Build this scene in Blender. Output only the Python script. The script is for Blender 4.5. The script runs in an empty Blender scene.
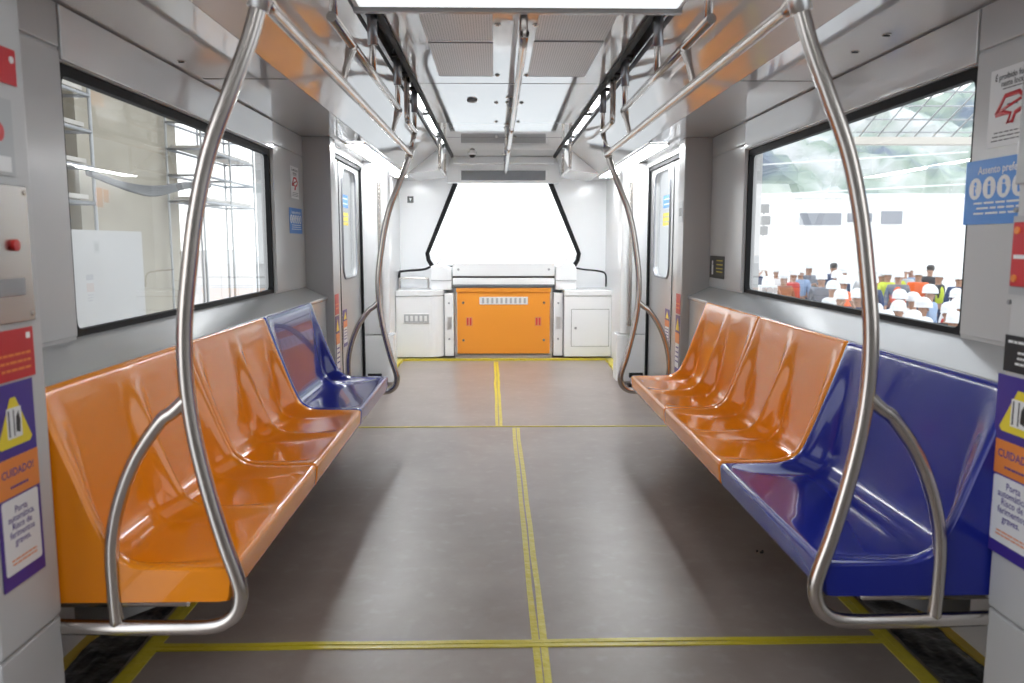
import bpy, bmesh, math, random
from mathutils import Vector, Matrix
random.seed(7)
PI = math.pi
SC = bpy.context.scene
COL = SC.collection

# ------------------------------------------------------------ camera
CAM = Vector((-.085, 0, 1.28)); F = 800.0; PIT = math.radians(7.02); YAW = math.radians(-1.146)
cd = bpy.data.cameras.new('camera'); cam = bpy.data.objects.new('camera', cd); COL.objects.link(cam)
cam.location = CAM; cam.rotation_euler = (PI/2-PIT, 0, YAW)
cd.sensor_width = 36; cd.lens = F/1024*36; cd.clip_start = .02; cd.clip_end = 500
cd.dof.use_dof = True; cd.dof.focus_distance = 4.6; cd.dof.aperture_fstop = 3.2
SC.camera = cam

def ray(px, py):
    u = (px-512)/F; v = -(py-341.5)/F
    cp, sp = math.cos(PIT), math.sin(PIT)
    d = Vector((u, cp+v*sp, -sp+v*cp)); c, s = math.cos(YAW), math.sin(YAW)
    return Vector((d.x*c-d.y*s, d.x*s+d.y*c, d.z))
def at(px, py, ax, val):
    d = ray(px, py); return CAM + d*((val-CAM[ax])/d[ax])

# ------------------------------------------------------------ materials
MATS = {}
def nt(name):
    m = bpy.data.materials.new(name); m.use_nodes = True
    n = m.node_tree; b = n.nodes['Principled BSDF']; MATS[name] = m
    return m, n, b
def setp(b, **k):
    for a, v in k.items():
        a = {'col': 'Base Color', 'rough': 'Roughness', 'metal': 'Metallic', 'ior': 'IOR', 'coat': 'Coat Weight', 'croug': 'Coat Roughness',
             'emc': 'Emission Color', 'ems': 'Emission Strength', 'spec': 'Specular IOR Level', 'trans': 'Transmission Weight', 'cior': 'Coat IOR'}[a]
        if isinstance(v, tuple) and len(v) == 3: v = (*v, 1)
        b.inputs[a].default_value = v
def simple(name, col, rough=.5, noise=.04, nscale=6, bump=0, bscale=30, rvar=0, stretch=None, **k):
    """colour with a faint procedural mottling, optional bump"""
    m, n, b = nt(name); setp(b, col=col, rough=rough, **k)
    tc = n.nodes.new('ShaderNodeTexCoord'); src = tc.outputs['Object']
    if stretch:
        mp = n.nodes.new('ShaderNodeMapping'); mp.inputs['Scale'].default_value = stretch
        n.links.new(src, mp.inputs['Vector']); src = mp.outputs['Vector']
    if noise or rvar:
        no = n.nodes.new('ShaderNodeTexNoise'); no.inputs['Scale'].default_value = nscale; no.inputs['Detail'].default_value = 5
        n.links.new(src, no.inputs['Vector'])
    if noise:
        mx = n.nodes.new('ShaderNodeMix'); mx.data_type = 'RGBA'
        mx.inputs[6].default_value = (*[c*(1-noise) for c in col], 1)
        mx.inputs[7].default_value = (*[min(1, c*(1+noise)) for c in col], 1)
        n.links.new(no.outputs['Fac'], mx.inputs[0]); n.links.new(mx.outputs[2], b.inputs['Base Color'])
    if rvar:
        mr = n.nodes.new('ShaderNodeMapRange'); mr.inputs['To Min'].default_value = max(0, rough-rvar); mr.inputs['To Max'].default_value = rough+rvar
        n.links.new(no.outputs['Fac'], mr.inputs['Value']); n.links.new(mr.outputs['Result'], b.inputs['Roughness'])
    if bump:
        bn = n.nodes.new('ShaderNodeTexNoise'); bn.inputs['Scale'].default_value = bscale; bn.inputs['Detail'].default_value = 3
        n.links.new(src, bn.inputs['Vector'])
        bp = n.nodes.new('ShaderNodeBump'); bp.inputs['Strength'].default_value = bump; bp.inputs['Distance'].default_value = .02
        n.links.new(bn.outputs['Fac'], bp.inputs['Height']); n.links.new(bp.outputs['Normal'], b.inputs['Normal'])
    return m
M = {}
M['orange'] = simple('orange_plastic', (.86, .265, .006), .16, .03, 3, bump=.02, bscale=7, spec=.2, coat=.5, croug=.03, cior=1.46)
M['blue'] = simple('blue_plastic', (.014, .024, .26), .16, .03, 3, bump=.02, bscale=7, spec=.2, coat=.5, croug=.03, cior=1.46)
M['steel'] = simple('brushed_steel', (.56, .52, .49), .24, .0, 40, metal=1.0)
M['steel2'] = simple('satin_aluminium', (.74, .74, .74), .36, .03, 30, metal=1.0)
M['door'] = simple('brushed_door_steel', (.56, .56, .56), .38, .05, 9, metal=.75, rvar=.06, stretch=(1, 1, .1))
M['wall'] = simple('wall_panel_grey', (.53, .53, .53), .28, .02, 2.5, bump=.015, bscale=3, coat=.25, croug=.15)
M['pillar'] = simple('partition_grey', (.52, .52, .52), .32, .02, 2.5)
M['gloss'] = simple('glossy_lining', (.66, .66, .66), .06, .02, 2, bump=.02, bscale=1.8, ior=2.0, metal=.25)
M['ceil'] = simple('polished_ceiling', (.68, .68, .68), .05, .02, 2, bump=.03, bscale=2.2, ior=2.2, metal=.4)
M['white'] = simple('white_painted_fibreglass', (.88, .89, .90), .25, .02, 3, bump=.01, bscale=5, coat=.4, croug=.1)
M['shelf'] = simple('ledge_grey', (.42, .42, .42), .18, .02, 3, bump=.02, bscale=3, ior=1.7)
M['black'] = simple('black_rubber', (.008, .008, .009), .6, .2, 20, spec=.2)
M['dark'] = simple('dark_recess', (.03, .03, .033), .6, .1, 10)
M['grey_metal'] = simple('grey_track_metal', (.33, .34, .36), .3, .05, 14, metal=.8)
M['yellow'] = simple('yellow_tape', (.60, .50, .035), .3, .15, 25, bump=.25, bscale=25)
M['ypaint'] = simple('yellow_edge_strip', (.62, .42, .03), .4, .06, 8)
M['film'] = simple('black_plastic_film', (.018, .019, .02), .16, .3, 12, bump=.8, bscale=9)
M['orange_panel'] = simple('orange_enamel', (.80, .30, .035), .32, .02, 3)
M['s_white'] = simple('print_white', (.80, .80, .80), .35, .01)
M['s_blue'] = simple('print_blue', (.05, .24, .66), .3, .02)
M['s_navy'] = simple('print_navy', (.055, .03, .26), .3, .02)
M['s_orange'] = simple('print_orange', (.80, .25, .05), .3, .02)
M['s_yellow'] = simple('print_yellow', (.82, .66, .04), .3, .02)
M['s_red'] = simple('print_red', (.55, .02, .03), .3, .03)
M['s_black'] = simple('print_black', (.015, .015, .016), .3, .02)
M['s_grey'] = simple('print_grey', (.42, .43, .44), .3, .02)
M['screen'] = simple('display_glass', (.20, .205, .22), .3, .1, 12)
M['skin'] = simple('skin', (.42, .24, .16), .6, .05)
M['hair'] = simple('dark_hair', (.02, .015, .012), .6, .1)
M['helmet'] = simple('white_hard_hat', (.72, .72, .72), .35, .01)
M['concrete'] = simple('bare_concrete', (.36, .33, .27), .85, .16, .9, bump=.2, bscale=4)
M['concrete2'] = simple('pale_board', (.46, .45, .44), .8, .07, 1.2)
M['ground'] = simple('pale_concrete_yard', (.62, .61, .59), .9, .06, .5)
M['fence'] = simple('pale_pink_board', (.74, .70, .68), .7, .04, .8)
M['bldg'] = simple('white_rendered_building', (.84, .84, .83), .8, .02, .4)
M['bwin'] = simple('grey_building_window', (.24, .25, .28), .4, .1, 2)
M['wood'] = simple('weathered_plank', (.55, .52, .48), .8, .15, 5)
M['cable'] = simple('grey_cable_sheath', (.05, .052, .056), .5, .25, 14)
M['beam'] = simple('pale_roof_steel', (.62, .58, .52), .6, .05, 3)
M['rust'] = simple('orange_primer', (.62, .26, .13), .7, .06, 3)
M['foliage'] = simple('leaf_green', (.16, .28, .08), .7, .3, 2)

# floor: grey-brown vinyl, dusty
m, n, b = nt('floor_vinyl'); setp(b, col=(.2, .17, .15), rough=.42)
tc = n.nodes.new('ShaderNodeTexCoord')
n1 = n.nodes.new('ShaderNodeTexNoise'); n1.inputs['Scale'].default_value = 1.6; n1.inputs['Detail'].default_value = 8; n1.inputs['Roughness'].default_value = .65
n2 = n.nodes.new('ShaderNodeTexNoise'); n2.inputs['Scale'].default_value = 14; n2.inputs['Detail'].default_value = 6
for q in (n1, n2): n.links.new(tc.outputs['Object'], q.inputs['Vector'])
r1 = n.nodes.new('ShaderNodeValToRGB'); r1.color_ramp.elements[0].position = .34; r1.color_ramp.elements[1].position = .70
r1.color_ramp.elements[0].color = (.225, .180, .158, 1); r1.color_ramp.elements[1].color = (.32, .275, .25, 1)
n.links.new(n1.outputs['Fac'], r1.inputs['Fac'])
r2 = n.nodes.new('ShaderNodeValToRGB'); r2.color_ramp.elements[0].position = .55; r2.color_ramp.elements[1].position = .80
r2.color_ramp.elements[0].color = (0, 0, 0, 1); r2.color_ramp.elements[1].color = (.30, .30, .30, 1)
n.links.new(n2.outputs['Fac'], r2.inputs['Fac'])
mx = n.nodes.new('ShaderNodeMix'); mx.data_type = 'RGBA'; mx.inputs[7].default_value = (.42, .39, .37, 1)
n.links.new(r2.outputs['Color'], mx.inputs[0]); n.links.new(r1.outputs['Color'], mx.inputs[6]); n.links.new(mx.outputs[2], b.inputs['Base Color'])
mr = n.nodes.new('ShaderNodeMapRange'); mr.inputs['To Min'].default_value = .26; mr.inputs['To Max'].default_value = .42
n.links.new(n1.outputs['Fac'], mr.inputs['Value']); n.links.new(mr.outputs['Result'], b.inputs['Roughness'])
M['floor'] = m
# perforated sheet
m, n, b = nt('perforated_sheet'); setp(b, rough=.3)
tc = n.nodes.new('ShaderNodeTexCoord'); vo = n.nodes.new('ShaderNodeTexVoronoi'); vo.inputs['Scale'].default_value = 85; vo.inputs['Randomness'].default_value = 0
n.links.new(tc.outputs['Object'], vo.inputs['Vector'])
r1 = n.nodes.new('ShaderNodeValToRGB'); r1.color_ramp.elements[0].position = .30; r1.color_ramp.elements[1].position = .38
r1.color_ramp.elements[0].color = (.10, .10, .10, 1); r1.color_ramp.elements[1].color = (.56, .54, .54, 1)
n.links.new(vo.outputs['Distance'], r1.inputs['Fac']); n.links.new(r1.outputs['Color'], b.inputs['Base Color'])
M['perf'] = m
# thin window glass
m = bpy.data.materials.new('window_glass'); m.use_nodes = True; n = m.node_tree; n.nodes.clear()
o = n.nodes.new('ShaderNodeOutputMaterial'); tr = n.nodes.new('ShaderNodeBsdfTransparent'); gl = n.nodes.new('ShaderNodeBsdfGlossy')
tr.inputs['Color'].default_value = (.93, .95, .95, 1); gl.inputs['Roughness'].default_value = .01
lw = n.nodes.new('ShaderNodeLayerWeight'); lw.inputs['Blend'].default_value = .5
pw = n.nodes.new('ShaderNodeMath'); pw.operation = 'POWER'; pw.inputs[1].default_value = 4; n.links.new(lw.outputs['Facing'], pw.inputs[0])
fr = n.nodes.new('ShaderNodeMath'); fr.operation = 'MULTIPLY_ADD'; fr.inputs[1].default_value = .8; fr.inputs[2].default_value = .05; n.links.new(pw.outputs[0], fr.inputs[0]); ms = n.nodes.new('ShaderNodeMixShader')
n.links.new(fr.outputs[0], ms.inputs[0]); n.links.new(tr.outputs[0], ms.inputs[1]); n.links.new(gl.outputs[0], ms.inputs[2]); n.links.new(ms.outputs[0], o.inputs[0])
M['glass'] = m
# hillside
m, n, b = nt('rocky_hillside'); setp(b, rough=.95)
tc = n.nodes.new('ShaderNodeTexCoord'); no = n.nodes.new('ShaderNodeTexNoise'); no.inputs['Scale'].default_value = .16; no.inputs['Detail'].default_value = 8
n.links.new(tc.outputs['Object'], no.inputs['Vector'])
r1 = n.nodes.new('ShaderNodeValToRGB'); e = r1.color_ramp.elements; e[0].position = .36; e[1].position = .66
e[0].color = (.17, .20, .25, 1); e[1].color = (.58, .58, .58, 1); q = e.new(.5); q.color = (.30, .36, .30, 1)
n.links.new(no.outputs['Fac'], r1.inputs['Fac']); n.links.new(r1.outputs['Color'], b.inputs['Base Color'])
M['hill'] = m
def lamp(name, col, s):
    m, n, b = nt(name); setp(b, col=(.8, .8, .8), emc=col, ems=s); return m
M['led'] = lamp('led_diffuser', (1, 1, 1), 16.0)
M['door_led'] = lamp('door_fill_glow', (.95, .98, 1), 27.0)  # glow of the fill lamps added above the far doors
M['panel_led'] = lamp('panel_light_diffuser', (.90, .97, 1), .66)
M['redlamp'] = simple('red_button', (.5, .01, .01), .3)

# ------------------------------------------------------------ mesh helpers
class MB:
    def __init__(s): s.bm = bmesh.new(); s.sm = False
    def box(s, x0, x1, y0, y1, z0, z1):
        v = [s.bm.verts.new(p) for p in ((x0, y0, z0), (x1, y0, z0), (x1, y1, z0), (x0, y1, z0), (x0, y0, z1), (x1, y0, z1), (x1, y1, z1), (x0, y1, z1))]
        for f in ((0, 3, 2, 1), (4, 5, 6, 7), (0, 1, 5, 4), (1, 2, 6, 5), (2, 3, 7, 6), (3, 0, 4, 7)): s.bm.faces.new([v[i] for i in f])
        return s
    def prism(s, pts, a0, a1, ax=1):
        """polygon in the two other axes, extruded along ax"""
        def P(p, a):
            if ax == 1: return (p[0], a, p[1])
            if ax == 0: return (a, p[0], p[1])
            return (p[0], p[1], a)
        A = [s.bm.verts.new(P(p, a0)) for p in pts]; B = [s.bm.verts.new(P(p, a1)) for p in pts]
        k = len(pts)
        s.bm.faces.new(A); s.bm.faces.new(B[::-1])
        for i in range(k): s.bm.faces.new((A[i], B[i], B[(i+1) % k], A[(i+1) % k]))
        return s
    def tube(s, path, r, seg=14, closed=False, caps=True, flat=1.0):
        path = [Vector(p) for p in path]; n = len(path)
        R = r if isinstance(r, (list, tuple)) else [r]*n
        rings = []; t0 = (path[1]-path[0]).normalized()
        up = Vector((0, 0, 1)) if abs(t0.z) < .9 else Vector((0, 1, 0))
        nrm = t0.cross(up).normalized()
        for i, p in enumerate(path):
            t = (path[min(i+1, n-1)]-path[max(i-1, 0)]).normalized()
            nrm = (nrm - t*nrm.dot(t)).normalized(); bn = t.cross(nrm)
            rings.append([s.bm.verts.new(p+(nrm*math.cos(2*PI*k/seg)+bn*math.sin(2*PI*k/seg)*flat)*R[i]) for k in range(seg)])
        for i in range(n-1):
            for k in range(seg):
                f = s.bm.faces.new((rings[i][k], rings[i][(k+1) % seg], rings[i+1][(k+1) % seg], rings[i+1][k])); f.smooth = True
        if caps: s.bm.faces.new(rings[0][::-1]); s.bm.faces.new(rings[-1])
        return s
    def disc(s, c, r, ax, h=.004, seg=20):
        d = Vector(ax).normalized()
        return s.tube([Vector(c)-d*h/2, Vector(c)+d*h/2], r, seg)
    def build(s, name, mat, parent=None, bevel=0, loc=None):
        bmesh.ops.recalc_face_normals(s.bm, faces=s.bm.faces)
        me = bpy.data.meshes.new(name); s.bm.to_mesh(me); s.bm.free()
        me.materials.append(M[mat] if isinstance(mat, str) else mat)
        o = bpy.data.objects.new(name, me); COL.objects.link(o)
        if parent: o.parent = parent
        if loc: o.location = loc
        if bevel:
            md = o.modifiers.new('b', 'BEVEL'); md.width = bevel; md.segments = 3; md.limit_method = 'ANGLE'; md.angle_limit = math.radians(35)
            md.harden_normals = False
        return o
def mbox(*a): return MB().box(*a)
def empty(name, loc=(0, 0, 0), rz=0):
    o = bpy.data.objects.new(name, None); COL.objects.link(o); o.location = loc; o.rotation_euler.z = rz; o.empty_display_size = .1; return o
def tag(o, label, cat, group=None, kind=None):
    o['label'] = label; o['category'] = cat
    if group: o['group'] = group
    if kind: o['kind'] = kind
    return o
def struct(o, label=None):
    o['kind'] = 'structure'
    if label: o['label'] = label
    return o
def smooth(pts, n=8):
    """Catmull-Rom through points"""
    P = [Vector(p) for p in pts]; P = [P[0]*2-P[1]] + P + [P[-1]*2-P[-2]]; out = []
    for i in range(1, len(P)-2):
        for k in range(n):
            t = k/n; a, b, c, d = P[i-1:i+3]
            out.append(.5*((2*b)+(c-a)*t+(2*a-5*b+4*c-d)*t*t+(3*b-a-3*c+d)*t**3))
    out.append(P[-2]); return out

# ------------------------------------------------------------ car shell
YA, YB = -3.0, 9.1
def X(s, a, b): return (min(s*a, s*b), max(s*a, s*b))
struct(mbox(-1.5, 1.5, YA, 9.9, -.12, 0).build('floor', 'floor'), 'grey-brown vinyl floor with dusty scuffs')
for s, side in ((-1, 'left'), (1, 'right')):
    w = MB()
    # outer skin pieces
    w.box(*X(s, 1.42, 1.47), YA, .25, 0, 1.98)
    w.box(*X(s, 1.42, 1.47), 1.74, 5.6, 0, .99)
    w.box(*X(s, 1.37, 1.47), YA, .25, 0, 1.98)
    struct(MB().prism([(s*1.24, .33), (s*1.24, .905), (s*1.385, .972), (s*1.42, .972), (s*1.42, .33)], 1.95, 5.45).build('trim_%d' % (60 if s < 0 else 61), 'wall'), 'grey panel behind the seats')
    # around the window
    w.box(*X(s, 1.375, 1.47), 1.95, 2.47, .972, 1.98)
    w.box(*X(s, 1.375, 1.47), 4.72, 5.45, .972, 1.98)
    w.box(*X(s, 1.375, 1.47), 2.47, 4.72, 1.815, 1.98)
    w.box(*X(s, 1.40, 1.47), 2.47, 4.72, .972, .985)
    # over the doors
    w.box(*X(s, 1.24, 1.47), 5.6, 7.1, 1.93, 1.98)
    w.box(*X(s, 1.24, 1.47), .25, 1.74, 1.93, 1.98)
    # beyond the door
    struct(mbox(*X(s, 1.185, 1.47), 7.16, 9.5, 0, 1.98).build('trim_%d' % (62 if s < 0 else 63), 'white'), 'white side wall beyond the door')
    struct(w.build('wall_'+side, 'wall'))
    tl = MB().prism([(s*1.226, .895), (s*1.226, .918), (s*1.386, .99), (s*1.40, .99), (s*1.40, .965), (s*1.386, .965)], 1.952, 5.448).build('trim_'+('1' if s < 0 else '2'), 'shelf', bevel=.006)
    struct(tl, 'sloping light grey ledge below the window')
    # wall panels beside the window
    for k, (a, b) in enumerate(((1.965, 2.462), (4.728, 5.44))):
        p = mbox(*X(s, 1.366, 1.377), a, b, .996, 1.842).build('trim_%d' % (3+k+(0 if s < 0 else 2)), 'wall', bevel=.004); struct(p)
        p = mbox(*X(s, 1.366, 1.377), a, b, 1.850, 1.975).build('trim_%d' % (7+k+(0 if s < 0 else 2)), 'wall', bevel=.004); struct(p)
    p = mbox(*X(s, 1.362, 1.377), 2.468, 4.722, 1.818, 1.975).build('trim_%d' % (11+(0 if s < 0 else 1)), 'gloss', bevel=.004); struct(p)
    # door pillars (partitions)
    for k, (a, b) in enumerate(((1.70, 1.95), (5.45, 5.62))):
        q = MB(); q.box(*X(s, 1.185, 1.46), a, b, .35, 1.98)
        o = q.build('trim_%d' % (13+k+(0 if s < 0 else 2)), 'pillar' if 1 else 'wall', bevel=.008); struct(o, 'tall grey partition between seats and door')
        q = MB(); q.box(*X(s, 1.188, 1.46), a, b, 0, .346)
        o = q.build('trim_%d' % (17+k+(0 if s < 0 else 2)), 'pillar', bevel=.008); struct(o)
    # underside, cove slope, ceiling edge
    q = MB(); q.prism([(s*.975, 1.98), (s*1.47, 1.98), (s*1.47, 2.02), (s*.99, 2.02)], YA, 9.3)
    struct(q.build('trim_%d' % (21+(0 if s < 0 else 1)), 'gloss'), 'glossy grey underside above the windows')
    q = MB(); q.prism([(s*.972, 1.979), (s*.665, 2.225), (s*.665, 2.26), (s*1.0, 2.02)], YA, 8.3)
    struct(q.build('trim_%d' % (23+(0 if s < 0 else 1)), 'gloss'), 'glossy sloping ceiling panel')
    q = MB(); q.prism([(s*.972, 1.979), (s*.665, 2.02), (s*.58, 2.22), (s*.665, 2.28), (s*1.0, 2.02)], 8.3, 9.3)
    struct(q.build('trim_%d' % (25+(0 if s < 0 else 1)), 'white'))
    q = MB(); q.box(*X(s, .545, .572), 3.09, 9.1, 2.206, 2.24)
    struct(q.build('trim_%d' % (27+(0 if s < 0 else 1)), 'black'), 'black edge strip along the ceiling')
    q = MB(); q.box(*X(s, .562, .67), YA, 9.3, 2.285, 2.30)
    struct(q.build('trim_%d' % (29+(0 if s < 0 else 1)), 'dark'))
    # seams in the sloping panel and underside
    q = MB()
    for y in (3.57,):
        q.box(*X(s, .98, 1.34), y-.0012, y+.0012, 1.9785, 1.981)
    struct(q.build('trim_%d' % (31+(0 if s < 0 else 1)), 'dark'))
struct(mbox(-1.5, 1.5, YA, 9.6, 2.33, 2.38).build('roof', 'dark'))
struct(mbox(-1.5, 1.5, YA-.05, YA, 0, 2.3).build('wall_rear', 'wall'))
# centre ceiling
struct(mbox(-.545, .545, 3.0, 9.1, 2.22, 2.26).build('ceiling', 'ceil'), 'polished white ceiling panels')
q = mbox(-.60, .60, -3, 3.06, 2.135, 2.24); struct(q.build('ceiling_near', 'white', bevel=.006), 'lowered pale blue-white ceiling panel')
struct(mbox(-.604, .604, 3.052, 3.085, 2.118, 2.15).build('trim_35', 'shelf', bevel=.004))
# ceiling seams
for k, (y0, y1, x0, x1) in enumerate(((4.90, 4.903, -.54, .54), (7.35, 7.353, -.54, .54))):
    struct(mbox(x0, x1, y0, y1, 2.2185, 2.221).build('trim_%d' % (36+k), 'dark'))
# end bulkhead over windscreen
struct(mbox(-.62, .62, 9.0, 9.12, 1.94, 2.24).build('trim_40', 'white', bevel=.008), 'white bulkhead above the windscreen')
struct(mbox(-.56, .56, 8.93, 9.01, 2.14, 2.22).build('trim_41', 'white', bevel=.01))
dsp = empty('display_panel', (0, 8.995, 2.02)); tag(dsp, 'long dark display slot set in the white bulkhead over the windscreen', 'display')
mbox(-.50, .50, -.012, .004, -.065, .065).build('bezel', 'white', dsp, bevel=.004)
mbox(-.465, .465, -.016, -.008, -.052, .052).build('screen', 'screen', dsp)

# end wall with trapezoid windscreen
def ring_mesh(outer, inner, y0, y1):
    m_ = MB(); bm = m_.bm; k = len(outer)
    V = [[bm.verts.new((p[0], y, p[1])) for p in pts] for y in (y0, y1) for pts in (outer, inner)]
    oa, ia, ob, ib = V
    for i in range(k):
        j = (i+1) % k
        bm.faces.new((oa[i], oa[j], ia[j], ia[i])); bm.faces.new((ob[i], ib[i], ib[j], ob[j]))
        bm.faces.new((oa[i], ob[i], ob[j], oa[j])); bm.faces.new((ia[i], ia[j], ib[j], ib[i]))
    return m_
def trap(d):
    return [(-.50-d, 2.0+d*.6), (.50+d, 2.0+d*.6), (.855+d, 1.16), (.845+d*.9, 1.09-d*.3), (.80+d*.6, 1.02-d), (-.80-d*.6, 1.02-d), (-.845-d*.9, 1.09-d*.3), (-.855-d, 1.16)]
outer = [(-1.2, 2.1), (1.2, 2.1), (1.2, 1.3), (1.2, .8), (1.2, .5), (-1.2, .5), (-1.2, .8), (-1.2, 1.3)]
struct(ring_mesh(outer, trap(.045), 9.30, 9.36).build('wall_end', 'white'), 'white lining around the windscreen')
struct(mbox(-1.2, 1.2, 9.36, 9.4, 0, .6).build('wall_end_lower', 'white'))
wn = ring_mesh(trap(.045), trap(0), 9.29, 9.40).build('window_3', 'black', bevel=.006); struct(wn, 'trapezoid windscreen in a black rubber frame')
g = MB(); pts = trap(.02); g.bm.faces.new([g.bm.verts.new((p[0], 9.37, p[1])) for p in pts]); g.build('windscreen_pane', 'glass', wn)

# side windows
for s, nm in ((-1, 'window_1'), (1, 'window_2')):
    def rr(y0, y1, z0, z1, r=.03):
        P = []
        for cx, cz, a0 in ((y1-r, z1-r, 0), (y0+r, z1-r, 90), (y0+r, z0+r, 180), (y1-r, z0+r, 270)):
            for k in range(5):
                a = math.radians(a0+k*22.5); P.append((cx+r*math.cos(a), cz+r*math.sin(a)))
        return P
    O, I = rr(2.462, 4.73, .985, 1.818, .02), rr(2.50, 4.70, 1.010, 1.780, .03)
    m_ = MB(); bm = m_.bm; k = len(O)
    V = [[bm.verts.new((x, p[0], p[1])) for p in pts] for x in (s*1.385, s*1.412) for pts in (O, I)]
    for i in range(k):
        j = (i+1) % k; oa, ia, ob, ib = V
        bm.faces.new((oa[i], oa[j], ia[j], ia[i])); bm.faces.new((ob[i], ib[i], ib[j], ob[j])); bm.faces.new((oa[i], ob[i], ob[j], oa[j])); bm.faces.new((ia[i], ia[j], ib[j], ib[i]))
    w = m_.build(nm, 'black'); struct(w, 'wide side window in a black rubber frame')
    g = MB(); x = s*1.404; g.bm.faces.new([g.bm.verts.new((x, a, b)) for a, b in ((2.49, 1.0), (4.71, 1.0), (4.71, 1.79), (2.49, 1.79))]); g.build('pane', 'glass', w)
    mbox(*X(s, 1.388, 1.395), 2.6, 4.64, .993, .998).build('bottom_rail', 'steel2', w)

# doors: two leaves each side, beyond the seats
def rrect(cx, cz, w, h, r, n=6):
    P = []
    for sx, sz, a0 in ((1, 1, 0), (-1, 1, 90), (-1, -1, 180), (1, -1, 270)):
        for k in range(n+1):
            a = math.radians(a0+k*90/n); P.append((cx+sx*(w/2-r)+r*math.cos(a), cz+sz*(h/2-r)+r*math.sin(a)))
    return P
def leaf(s, y0, y1, name, winy):
    root = empty(name, (s*1.29, (y0+y1)/2, 0)); struct(root, 'brushed steel sliding door leaf with a tall rounded window')
    cy = (y0+y1)/2; wc = winy-cy
    I = rrect(wc, 1.43, .60, .86, .10); m_ = MB(); bm = m_.bm; n_ = len(I)
    # outer boundary matched to the inner by angle
    def proj(p):
        dx, dz = p[0]-wc, p[1]-1.43
        hx0, hx1, hz0, hz1 = (y0-cy)-wc, (y1-cy)-wc, .02-1.43, 1.90-1.43
        t = min((hx1/dx if dx > 0 else hx0/dx) if abs(dx) > 1e-6 else 9, (hz1/dz if dz > 0 else hz0/dz) if abs(dz) > 1e-6 else 9)
        return (wc+dx*t, 1.43+dz*t)
    O = [proj(p) for p in I]
    # snap nearest to corners
    for c in ((y0-cy, .02), (y1-cy, .02), (y0-cy, 1.90), (y1-cy, 1.90)):
        i = min(range(n_), key=lambda i: (O[i][0]-c[0])**2+(O[i][1]-c[1])**2); O[i] = c
    V = [[bm.verts.new((x, p[0], p[1])) for p in pts] for x in (-.015, .015) for pts in (O, I)]
    oa, ia, ob, ib = V
    for i in range(n_):
        j = (i+1) % n_
        bm.faces.new((oa[i], oa[j], ia[j], ia[i])); bm.faces.new((ob[i], ib[i], ib[j], ob[j])); bm.faces.new((oa[i], ob[i], ob[j], oa[j])); bm.faces.new((ia[i], ia[j], ib[j], ib[i]))
    m_.build('door_panel', 'door', root)
    path = [(-s*.018, p[0], p[1]) for p in I]; path.append(path[0]); path.append(path[1])
    MB().tube(path, .009, 8, caps=False).build('window_gasket', 'grey_metal', root)
    g = MB(); g.bm.faces.new([g.bm.verts.new((0, p[0], p[1])) for p in I]); g.build('pane', 'glass', root)
    return root
k = 1
for s in (-1, 1):
    leaf(s, 6.17, 7.08, 'door_%d' % k, 6.58); k += 1
    if s > 0:
        leaf(s, .99, 1.70, 'door_5', 1.34); leaf(s, .26, .98, 'door_6', .62)
    # second leaf: plain narrow visible part
    r2_ = empty('door_%d' % k, (s*1.29, 5.88, 0)); k += 1; struct(r2_, 'second door leaf half hidden behind the partition')
    mbox(-.015, .015, -.28, .275, .02, 1.90).build('door_panel', 'door', r2_)
    q = MB(); q.box(*X(s, 1.255, 1.31), 7.08, 7.115, 0, 1.93); q.box(*X(s, 1.255, 1.31), 5.6, 7.115, 1.90, 1.935)
    q.box(*X(s, 1.27, 1.273), 6.158, 6.167, 0.02, 1.90)
    struct(q.build('trim_%d' % (42 if s < 0 else 43), 'black'), 'black rubber seal around the door opening')
    struct(mbox(*X(s, 1.27, 1.45), 5.6, 7.12, 0, .02).build('trim_%d' % (44 if s < 0 else 45), 'steel2'))
    struct(mbox(*X(s, 1.27, 1.45), .25, 1.74, 0, .02).build('trim_%d' % (46 if s < 0 else 47), 'steel2'))
    # rounded white column cover with grab rail
    c = empty('door_column', (s*1.12, 7.2, 0))
    tag(c, 'white rounded door column with a vertical steel grab bar, %s of the far door area' % ('left side' if s < 0 else 'right side'), 'column cover')
    def cov(x0, x1, d, z0, z1, r=.05):
        P = [(s*1.27-s*1.12, -.08), (s*(x0+.02)-s*1.12, -.08)]
        for a in range(7):
            t = a/6*PI/2; P.append((s*(x0+.06-.06*math.sin(t))-s*1.12, -.08+.06-.06*math.cos(t)))
        P += [(s*x0-s*1.12, d), (s*1.27-s*1.12, d)]
        P = [P[0]]+P[2:]
        return MB().prism(P, z0, z1, ax=2)
    cov(1.035, 1.27, .16, .47, 1.975).build('upper_cover', 'white', c, bevel=.006)
    cov(1.005, 1.27, .16, .035, .46).build('lower_box', 'white', c, bevel=.006)
    x = -s*.02
    MB().tube(smooth([(x, -.08, 1.80), (x, -.135, 1.795), (x, -.14, 1.76), (x, -.14, 1.2), (x, -.14, .60), (x, -.135, .565), (x, -.08, .56)], 5), .016).build('grab_bar', 'steel', c)
    c2 = empty('door_stop', (s*1.16, 7.02, 0)); tag(c2, 'small black and steel door stop on the floor at the %s column' % ('left' if s < 0 else 'right'), 'door stop')
    mbox(-.07, .07, -.05, .05, 0, .03).build('base', 'black', c2, bevel=.005)
    mbox(-.045, .045, -.03, .03, .03, .10).build('body', 'grey_metal', c2, bevel=.01)
    MB().tube([(-.06, 0, .11), (.06, 0, .11)], .022).build('roller', 'black', c2)
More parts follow.
